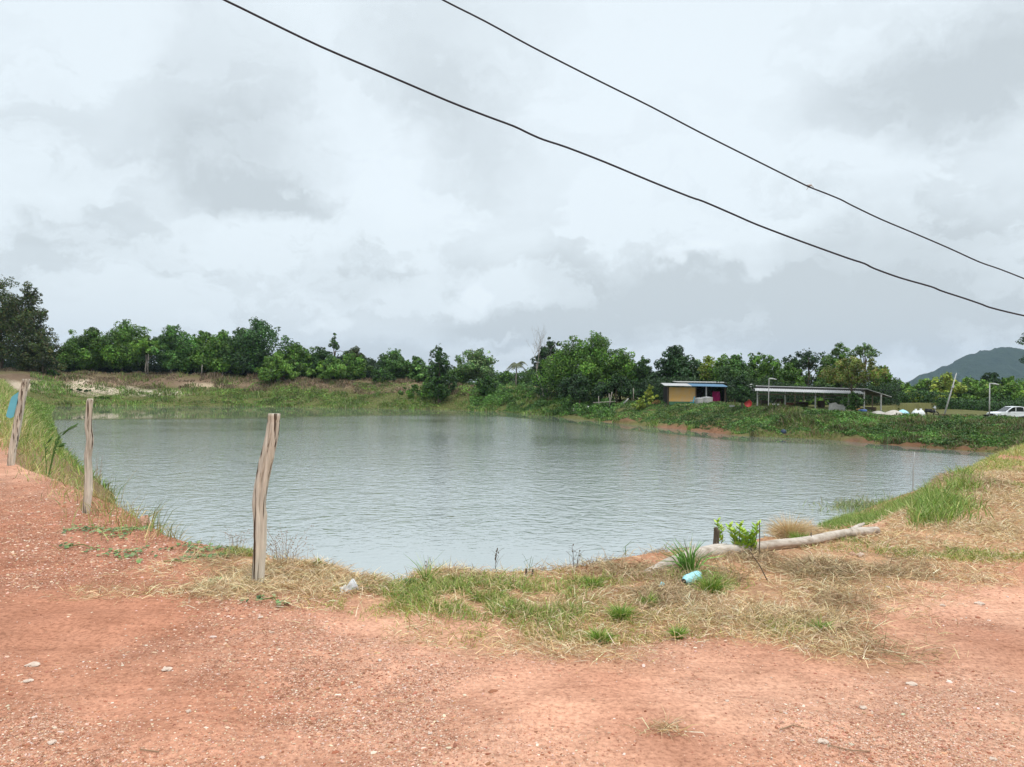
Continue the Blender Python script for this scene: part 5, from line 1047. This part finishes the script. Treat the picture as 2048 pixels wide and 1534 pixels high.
# ------------------------------------------------------------------ plants near the camera
def leafy(px, py, stems, label, name='leafy_plant', cat='plant', pal=[(.34, .50, .05), (.26, .42, .04), (.42, .56, .09)], ls=.05, group=None, spread=1.):
    b = gp(px, py); t = thing(name, label, cat, b, group); st = MB(); LV = []; LF = []; LC = []
    for (dx, top, lean) in stems:
        q = gp(px+dx*.4, py); e = P(px+dx, top, q[1]); pts = [q, (q+e)/2+[lean*.02, 0, 0], e]; st.tube(pts, [.006, .004, .002], 5); H = np.linalg.norm(e-q); n = max(6, int(H/.017))
        C = []; Nn = []
        for i in range(n):
            u = .25+.75*i/n; p = q+(e-q)*u; a = i*2.4; C.append((p, a, ls*(1.15-.5*abs(u-.6))))
        for p, a, l in C:
            d = np.array([math.cos(a), math.sin(a), .9]); d = unit(d); sd = unit(np.cross(d, [0, 0, 1]))*l*.25; up2 = np.cross(sd, d)*0
            k = len(LV); LV += [p, p+d*l*.5-sd, p+d*l+[0, 0, -.005], p+d*l*.5+sd]; LF.append((k, k+1, k+2, k+3)); c = np.array(rnd.choice(pal))*rnd.uniform(.75, 1.2); LC += [c]*4
    st.part('stem', m_bark, t); part('leaves', np.array(LV), np.array(LF), m_leaf, t, np.array(LC)); return t
leafy(1490, 1112, [(-32, 1050, 0), (-24, 1060, 1), (-10, 1048, -1), (-2, 1062, 1), (8, 1070, 0), (16, 1066, 1), (-18, 1080, 0), (24, 1085, 1), (0, 1090, 0), (26, 1045, 1)], 'bright yellow green young plant standing behind the log', ls=.082)
leafy(1440, 1100, [(-5, 1040, 0), (2, 1052, 1)], 'small light green sprig growing from the dark stump', ls=.07)
leafy(633, 1150, [(-8, 1126, 0), (4, 1122, 0), (14, 1130, 1)], 'small dark green broad leaved plant at the lip right of the thick post', pal=[(.12, .18, .03), (.2, .2, .04)], ls=.06)
leafy(818, 1178, [(-8, 1158, 0), (2, 1156, 0), (8, 1160, 1)], 'small green weed at the notch of the lip', pal=[(.1, .22, .04), (.15, .27, .05)], ls=.035)
def tuft(px, py, hw, h, n, label, pal, name='grass_tuft', spike=.5, wd=.005, group='green tufts in the straw'):
    q = gp(px, py); t = thing(name, label, 'grass tuft', q, group); D = q[1]; rx = hw*D/F; H = h*D/F
    a = rng.uniform(0, 2*math.pi, n); P_ = q+np.stack([np.cos(a), np.sin(a), 0*a], -1)*(rng.random(n)[:, None])*rx*.28
    V, Fq, cv = blades(P_, H*rng.uniform(.7, 1.35, n), wd*rng.uniform(.7, 1.3, n), np.abs(rng.normal(spike, .35, n)), rng.uniform(.2, .9, n), colors(n, pal), a)
    part('blades', V, Fq, m_leaf, t, cv); return t
G1 = [(.17, .30, .04), (.24, .36, .06), (.11, .22, .03), (.36, .40, .12)]
for a_ in [(1200, 1278, 44, 34, 240, 'low green tuft nearest the road, left of the lone small one'), (1241, 1236, 40, 36, 240, 'dense green tuft just behind the one nearest the road'), (1357, 1276, 28, 26, 170, 'small lone green tuft at the edge of the road'),
         (1295, 1208, 36, 30, 120, 'half dry green tuft in front of the grey straw heap'), (1420, 1180, 60, 46, 230, 'wide green tuft just right of the blue bottle'), (1185, 1172, 46, 26, 120, 'thin green tuft on the lip left of the straw heap'), (1640, 1262, 30, 30, 110, 'yellowish tuft on the straw near the right road edge'), (852, 1172, 22, 60, 40, 'tall sparse tuft left of the green patch')]:
    tuft(*a_[:5], a_[5], G1)
tuft(1380, 1148, 50, 66, 70, 'spiky long leaved grass plant behind the blue bottle', [(.12, .26, .05), (.18, .34, .07), (.1, .2, .04)], 'spiky_plant', .45, .013, None)
tuft(1600, 1090, 30, 24, 300, 'bushy yellowish green tuft behind the log', G1)
tuft(1580, 1078, 66, 46, 1500, 'big tan dome of fine dry grass behind the log', [(.62, .45, .27), (.70, .54, .34), (.52, .36, .2)], 'dry_grass_clump', .7, .003, None)
# slim weeds that stand up against the water
def weed(px, py, top, lean, label, seeds=6, group='slim weeds on the lip', blade=3):
    q = gp(px, py); D = q[1]; e = P(px+lean, top, D); t = thing('slim_weed', label, 'weed', q, group); mb = MB(); mid = (q+e)/2+[-.01*lean/10, 0, 0]; mb.tube([q-[0, 0, .02], mid, e], [.0022, .002, .0012], 5)
    for i in range(blade):
        u = rnd.uniform(.1, .5); p = q+(e-q)*u; mb.tube([p, p+[rnd.uniform(-.05, .05), rnd.uniform(-.05, .05), .07], p+[rnd.uniform(-.1, .1), rnd.uniform(-.05, .05), .12]], [.0018, .0015, .0008], 4)
    mb.part('stem', m_bark if seeds else m_greenstem, t)
    if seeds:
        sv = MB()
        for i in range(seeds):
            u = 1-.5*i/max(1, seeds); p = q+(e-q)*u+[rnd.uniform(-.012, .012), 0, 0]; sv.lathe(p, [(.001, -.006), (.006, 0), (.005, .006), (.001, .011)], 6)
        sv.part('seed_heads', m_bark, t)
m_greenstem = simple('green_stem', (.12, .20, .05), .7, .2)
for a_ in [(990, 1150, 1098, 5, 'slim weed with a row of dark seed pods in the middle of the lip', 9), (1148, 1142, 1090, -4, 'bare slim weed with one bud left of its twin', 2), (1153, 1142, 1102, 6, 'shorter slim weed with one bud right of its twin', 2), (852, 1150, 1124, 2, 'short single stemmed weed at the left of the green patch', 2), (1250, 1125, 1096, 2, 'spiky short weed on the pebbly lip', 0), (1058, 1148, 1112, 5, 'thin green weed right of the seed pod weed', 0)]:
    weed(*a_)
def spray(px, py, hw, h, n, label, pal, r_=.003, group=None, dots=0):
    q = gp(px, py); D = q[1]; t = thing('dry_weed', label, 'weed', q, group); mb = MB(); dt = MB()
    for i in range(n):
        a = rnd.uniform(-1, 1); e = P(px+a*hw, py-h*rnd.uniform(.5, 1.), D)+[0, rnd.uniform(-.15, .15), 0]; p0 = q+[a*hw*D/F*.3, 0, -.02]; m_ = (p0+e)/2+[-a*.05, 0, .06]; mb.tube([p0, m_, e], [r_, r_*.8, r_*.5], 4)
        for _ in range(dots): u = rnd.uniform(.3, 1); p = m_+(e-m_)*u+[rnd.uniform(-.04, .04), rnd.uniform(-.04, .04), rnd.uniform(-.02, .04)]; mb.lathe(p, [(.001, -.004), (.004, 0), (.001, .004)], 5)
    mb.part('stems', m_drystem, t)
m_drystem = simple('dry_stem', (.36, .24, .15), .8, .1)
spray(570, 1150, 62, 100, 42, 'fine reddish dry weed with tiny seed heads right of the thick post', None, .0012, None, 4)
spray(470, 1105, 40, 44, 18, 'small dry weed just left of the thick post', None, .0012, None, 3)
spray(525, 1010, 18, 60, 0, 'x', None) if False else None
spray(192, 985, 16, 85, 9, 'dry curled twig climbing beside the second post', None, .003)
def longgrass(px, py, top, hw, n, label):
    q = gp(px, py); D = q[1]; t = thing('tall_grass', label, 'grass tuft', q, 'tall grass clumps on the left lip'); H = (py-top)*D/F; a = rng.uniform(0, 2*math.pi, n)
    V, Fq, cv = blades(q+rng.normal(0, .05, (n, 3))*[1, 1, 0], H*rng.uniform(.6, 1.15, n), .006, np.abs(rng.normal(.3, .16, n)), rng.uniform(.2, .7, n), colors(n, [(.13, .2, .05), (.2, .26, .07), (.3, .25, .12)]), rng.uniform(-1.3, 1.3, n)); part('blades', V, Fq, m_leaf, t, cv)
longgrass(222, 1005, 925, 40, 26, 'tall arching grass clump right of the second post'); longgrass(305, 1060, 985, 40, 22, 'tall arching grass clump above the pink stone'); longgrass(120, 930, 830, 30, 34, 'tall grass clump between the two left posts'); longgrass(345, 1075, 1030, 30, 14, 'lower grass clump right of the pink stone')
# drooping leafy plant over the water at the left
q = gp(95, 905); t = thing('leaning_weed', 'dark broad leaved weed leaning over the water between the left posts', 'plant', q); D = q[1]; st = MB(); LV = []; LF = []
for e_, m_ in [((150, 852), (118, 868)), ((138, 858), (112, 880)), ((100, 880), (90, 890)), ((125, 890), (108, 895))]:
    e = P(*e_, D); m_ = P(*m_, D); st.tube([q, m_, e], [.012, .01, .006], 5)
    for u in np.linspace(.3, 1, 9):
        p = m_+(e-m_)*u if u > .4 else q+(m_-q)*(u+.5)
        for sd in (-1, 1):
            d = unit(unit(e-m_)+np.array([0, sd*.6, sd*.5])); l = .10; s_ = unit(np.cross(d, [.2, 1, .3]))*.018; k = len(LV); LV += [p, p+d*l*.5-s_, p+d*l, p+d*l*.5+s_]; LF.append((k, k+1, k+2, k+3))
st.part('stem', m_greenstem, t); part('leaves', np.array(LV), np.array(LF), m_leaf, t, np.tile([.06, .13, .025], (len(LV), 1)))
# creeping plants with round leaves on the gravel at the left
def creeper(cells, label, n, ls=.036):
    c = gp(*cells[len(cells)//2][:2]); t = thing('creeping_plant', label, 'plant', c, 'creeping plants on the red gravel'); Pp = []
    st = MB()
    for (px, py, wx, wy) in cells:
        q = heap_pts(max(4, int(n*.9)//len(cells)), px, py, wx*1.3, wy*1.35, .02); q = q[fbm(q[:, 0], q[:, 1], 4.5, 77, 3) > -.1]; Pp.append(q)
    for i in range(len(cells)-1): a, b_ = gp(*cells[i][:2], .012), gp(*cells[i+1][:2], .012); st.tube([a, (a+b_)/2+[0, .05, .02], b_], .004, 4)
    if len(cells) < 2: a = c+[-.1, 0, .01]; st.tube([a, c+[.1, .02, .015]], .004, 4)
    Pp = np.concatenate(Pp); Pp[:, 2] += .012; m_ = len(Pp); Nn = unit(rng.normal(size=(m_, 3))*.28+np.array([0, -.12, 1])); u = unit(np.cross(Nn, unit(rng.normal(size=(m_, 3))))); v = np.cross(Nn, u); s = (ls*rng.uniform(.5, 1.2, m_))[:, None]
    ringpts = [Pp+u*s*.5*math.cos(a)*(1.)+v*s*.5*math.sin(a)*.9+Nn*s*.06*(math.cos(2*a)) for a in np.linspace(0, 2*math.pi, 9)[:-1]]
    V = np.stack(ringpts, 1).reshape(-1, 3); Fq = (np.arange(m_)*8)[:, None]+np.arange(8)[None]
    st.part('stems', m_greenstem, t); part('leaves', V, Fq, m_leaf, t, leafcol(m_, [(.15, .23, .08), (.20, .28, .10), (.10, .17, .06), (.26, .28, .12)], .25, 8))
creeper([(165, 1060, 40, 5), (215, 1068, 45, 8), (280, 1065, 40, 6), (225, 1078, 30, 5)], 'long strip of creeper behind, below the second post', 330)
creeper([(130, 1096, 20, 6), (190, 1100, 20, 4)], 'sparse creeper sprig at the left of the gravel', 60)
creeper([(255, 1108, 40, 10), (275, 1120, 35, 8)], 'round patch of creeper in the middle of the gravel', 170)
creeper([(375, 1102, 30, 10), (420, 1108, 40, 12), (460, 1108, 30, 9), (430, 1122, 30, 5)], 'largest creeper patch left of the thick post', 300)
creeper([(380, 1125, 20, 6)], 'small creeper piece in front of the largest patch', 26); creeper([(430, 1168, 22, 6)], 'few creeper leaves on the straw before the thick post', 26); creeper([(525, 1210, 24, 8), (560, 1220, 14, 5)], 'lone creeper sprig below the thick post on the road edge', 40); creeper([(350, 1133, 16, 5)], 'tiny creeper piece left on the bare gravel', 14)
# ------------------------------------------------------------------ stones and litter
def stone(px, py, w_, lab, mat=m_stone, fl=.5, ah=1.):
    w_ = w_*.85
    q = gp(px, py); s = w_*q[1]/F/2; n, m_ = 16, 9; V = []; sd = px*.37
    for j in range(m_+1):
        th = math.pi*j/m_
        for i in range(n):
            a = 2*math.pi*i/n; rr_ = 1+.14*math.sin(3*a+sd+j*.9)+.10*math.sin(5*a-sd+j*1.7)+.08*math.sin(2*a+sd*2)*math.sin(th*3); V.append((q[0]+s*rr_*math.sin(th)*math.cos(a), q[1]+s*ah*rr_*math.sin(th)*math.sin(a), q[2]+s*fl*rr_*math.cos(th)+s*fl*.45))
    mb = MB(); mb.add(V, [(j*n+i, (j+1)*n+i, (j+1)*n+(i+1) % n, j*n+(i+1) % n) for j in range(m_) for i in range(n)]); return mb.solo('stone', mat, lab, 'stone', 'loose stones on the red ground')
stone(290, 1054, 26, 'upright pinkish rock on the lip below the second post', m_redstone, 1.25)
stone(1722, 1113, 18, 'pale stone right of its reddish twin, in front of the log', m_stone, .7); stone(1705, 1110, 16, 'reddish stone left of the pale one before the log', m_redstone, .6)
stone(1712, 1083, 12, 'small white stone under the far end of the log', m_stone)
stone(860, 1469, 11, 'small white stone alone at the bottom centre of the road'); stone(1454, 1409, 10, 'small white stone between the smooth and gravelly road'); stone(66, 1338, 30, 'flat pale stone left on the road under the smooth band', m_stone, .25); stone(334, 1343, 24, 'angular pale stone on the left centre of the road', m_stone, .3)
stone(56, 1368, 20, 'flat pale stone below the largest flat one at the left', m_stone, .25); stone(377, 1430, 11, 'white cube like stone at the lower left', m_stone, .8); stone(104, 1498, 20, 'pale stone near the bottom left corner', m_stone, .4); stone(1646, 1490, 24, 'elongated whitish stone in the gravel at the lower right', m_stone, .35); stone(1726, 1414, 17, 'pale stone in the thick gravel right of centre', m_stone, .4)
stone(1986, 1518, 16, 'pale stone by the bottom right corner', m_stone, .5); stone(521, 1245, 12, 'small white stone at the straw edge below the thick post', m_stone, .5); stone(1824, 1362, 24, 'flat light stone in the right road', m_stone, .2); stone(1960, 1204, 22, 'flat stone where the straw ends on the right', m_stone, .3); stone(172, 1030, 10, 'white pebble at the foot of the second post', m_stone, .5)
stone(1655, 1250, 92, 'low earth coloured lump half sunk beside the straw on the right', simple('clay_lump', (.52, .34, .22), .95, .05, .2, sc=6), .2, .7)
stone(1885, 1210, 12, 'small light stone among the straw ends on the right', m_stone, .5)
# blue bottle
q = gp(1383, 1166, .045); ax = unit(gp(1408, 1152)-gp(1358, 1168)); ax[2] = .05; ax = unit(ax); Lb = .205
t = thing('plastic_bottle', 'pale blue plastic bottle lying in the grass by the logs', 'bottle', q)
def axl(prof, c, ax, seg=18):
    u = unit(np.cross(ax, [0, 0, 1])); v = np.cross(u, ax); mb = MB(); V = []
    for r_, z_ in prof:
        for k in range(seg): a = 2*math.pi*k/seg; V.append(c+ax*z_+(u*math.cos(a)+v*math.sin(a))*r_)
    n = len(prof); mb.add(V, [(i*seg+k, i*seg+(k+1) % seg, (i+1)*seg+(k+1) % seg, (i+1)*seg+k) for i in range(n-1) for k in range(seg)]+[tuple(range(seg))[::-1], tuple((n-1)*seg+k for k in range(seg))]); return mb
axl([(.030, .110), (.040, .104), (.043, .09), (.044, .02), (.041, .0), (.043, -.02), (.044, -.06), (.038, -.085), (.022, -.103), (.018, -.112)], q, ax).part('body', m_bottle, t, True)
axl([(.019, -.112), (.020, -.116), (.020, -.132), (.017, -.135)], q, ax).part('cap', m_dark, t, True)
q = gp(1322, 1174, .02); axl([(.012, -.03), (.022, -.01), (.014, .01), (.02, .03)], q, unit(np.array([.5, .4, .6])), 7).solo('plastic_scrap', m_bottle, 'tiny pale blue plastic scrap left of the blue bottle', 'litter')
q = gp(697, 1190, .03); t = thing('plastic_cup', 'crushed clear plastic cup on the straw in the middle left', 'cup', q); ax = unit(np.array([.75, .3, .35]))
mb = axl([(.022, -.06), (.03, -.055), (.034, -.02), (.028, 0), (.042, .03), (.046, .055)], q, ax, 14)
mb.v = [v*(1)+np.random.default_rng(3).normal(0, .004, v.shape) for v in mb.v]; mb.part('cup', m_clear, t)
axl([(.044, .053), (.05, .055), (.05, .062), (.03, .068)], q, ax, 14).part('lid', m_clear, t)
for px, py, s, lab in [(1700, 1195, .02, 'small white paper scrap on the right straw'), (1812, 1142, .025, 'pale plastic scrap in the grey straw tuft on the right'), (79, 905, .05, 'grey white rag at the foot of the tall grass by the leftmost post')]:
    q = gp(px, py, .015); n = 5; V = []
    for i in range(n):
        for j in range(n): V.append(q+[(i-2)*s*.5+rnd.uniform(-1, 1)*s*.15, (j-2)*s*.4, rnd.uniform(-.2, 1)*s*.5])
    Fs = [(i*n+j, i*n+j+1, (i+1)*n+j+1, (i+1)*n+j) for i in range(n-1) for j in range(n-1)]; mb = MB(); mb.add(V+[v-np.array([0, 0, .002]) for v in V], Fs+[tuple(25+k for k in f[::-1]) for f in Fs]); mb.solo('litter_scrap', m_white, lab, 'litter')
# long straws lying on the road
for pts, lab in [([(1560, 1472), (1585, 1462), (1608, 1466)], 'pale straw stalk curled on the lower right gravel'), ([(1655, 1498), (1700, 1506), (1740, 1505)], 'long pale stalk lying at the bottom right'), ([(1650, 1310), (1700, 1300), (1712, 1303)], 'short stalk on the road below the clay lump'), ([(280, 1515), (318, 1520)], 'thin dark twig at the bottom left'), ([(1700, 1202), (1760, 1195), (1800, 1190)], 'dark thin twig lying on the gravelly straw')]:
    mb = MB(); mb.tube([gp(a, b, .008) for a, b in pts], .0028, 5); mb.solo('dry_stalk', m_drystem, lab, 'stalk', 'stalks lying on the road')
# ------------------------------------------------------------------ haze
hb_ = MB(); hb_.box((0, 0, 122), (8800, 8800, 258)); m_haze = newmat('haze_air')
pv = N('ShaderNodeVolumePrincipled'); pv.inputs['Color'].default_value = (.62, .78, 1., 1); pv.inputs['Density'].default_value = HAZE; pv.inputs['Anisotropy'].default_value = .2
o_ = NT.nodes.new('ShaderNodeOutputMaterial'); LK(pv.outputs[0], o_.inputs['Volume'])
Vh, Fh = hb_.arr(); hz_o = link('haze', mesh_np('haze', Vh, Fh, m_haze)); hz_o['kind'] = 'stuff'
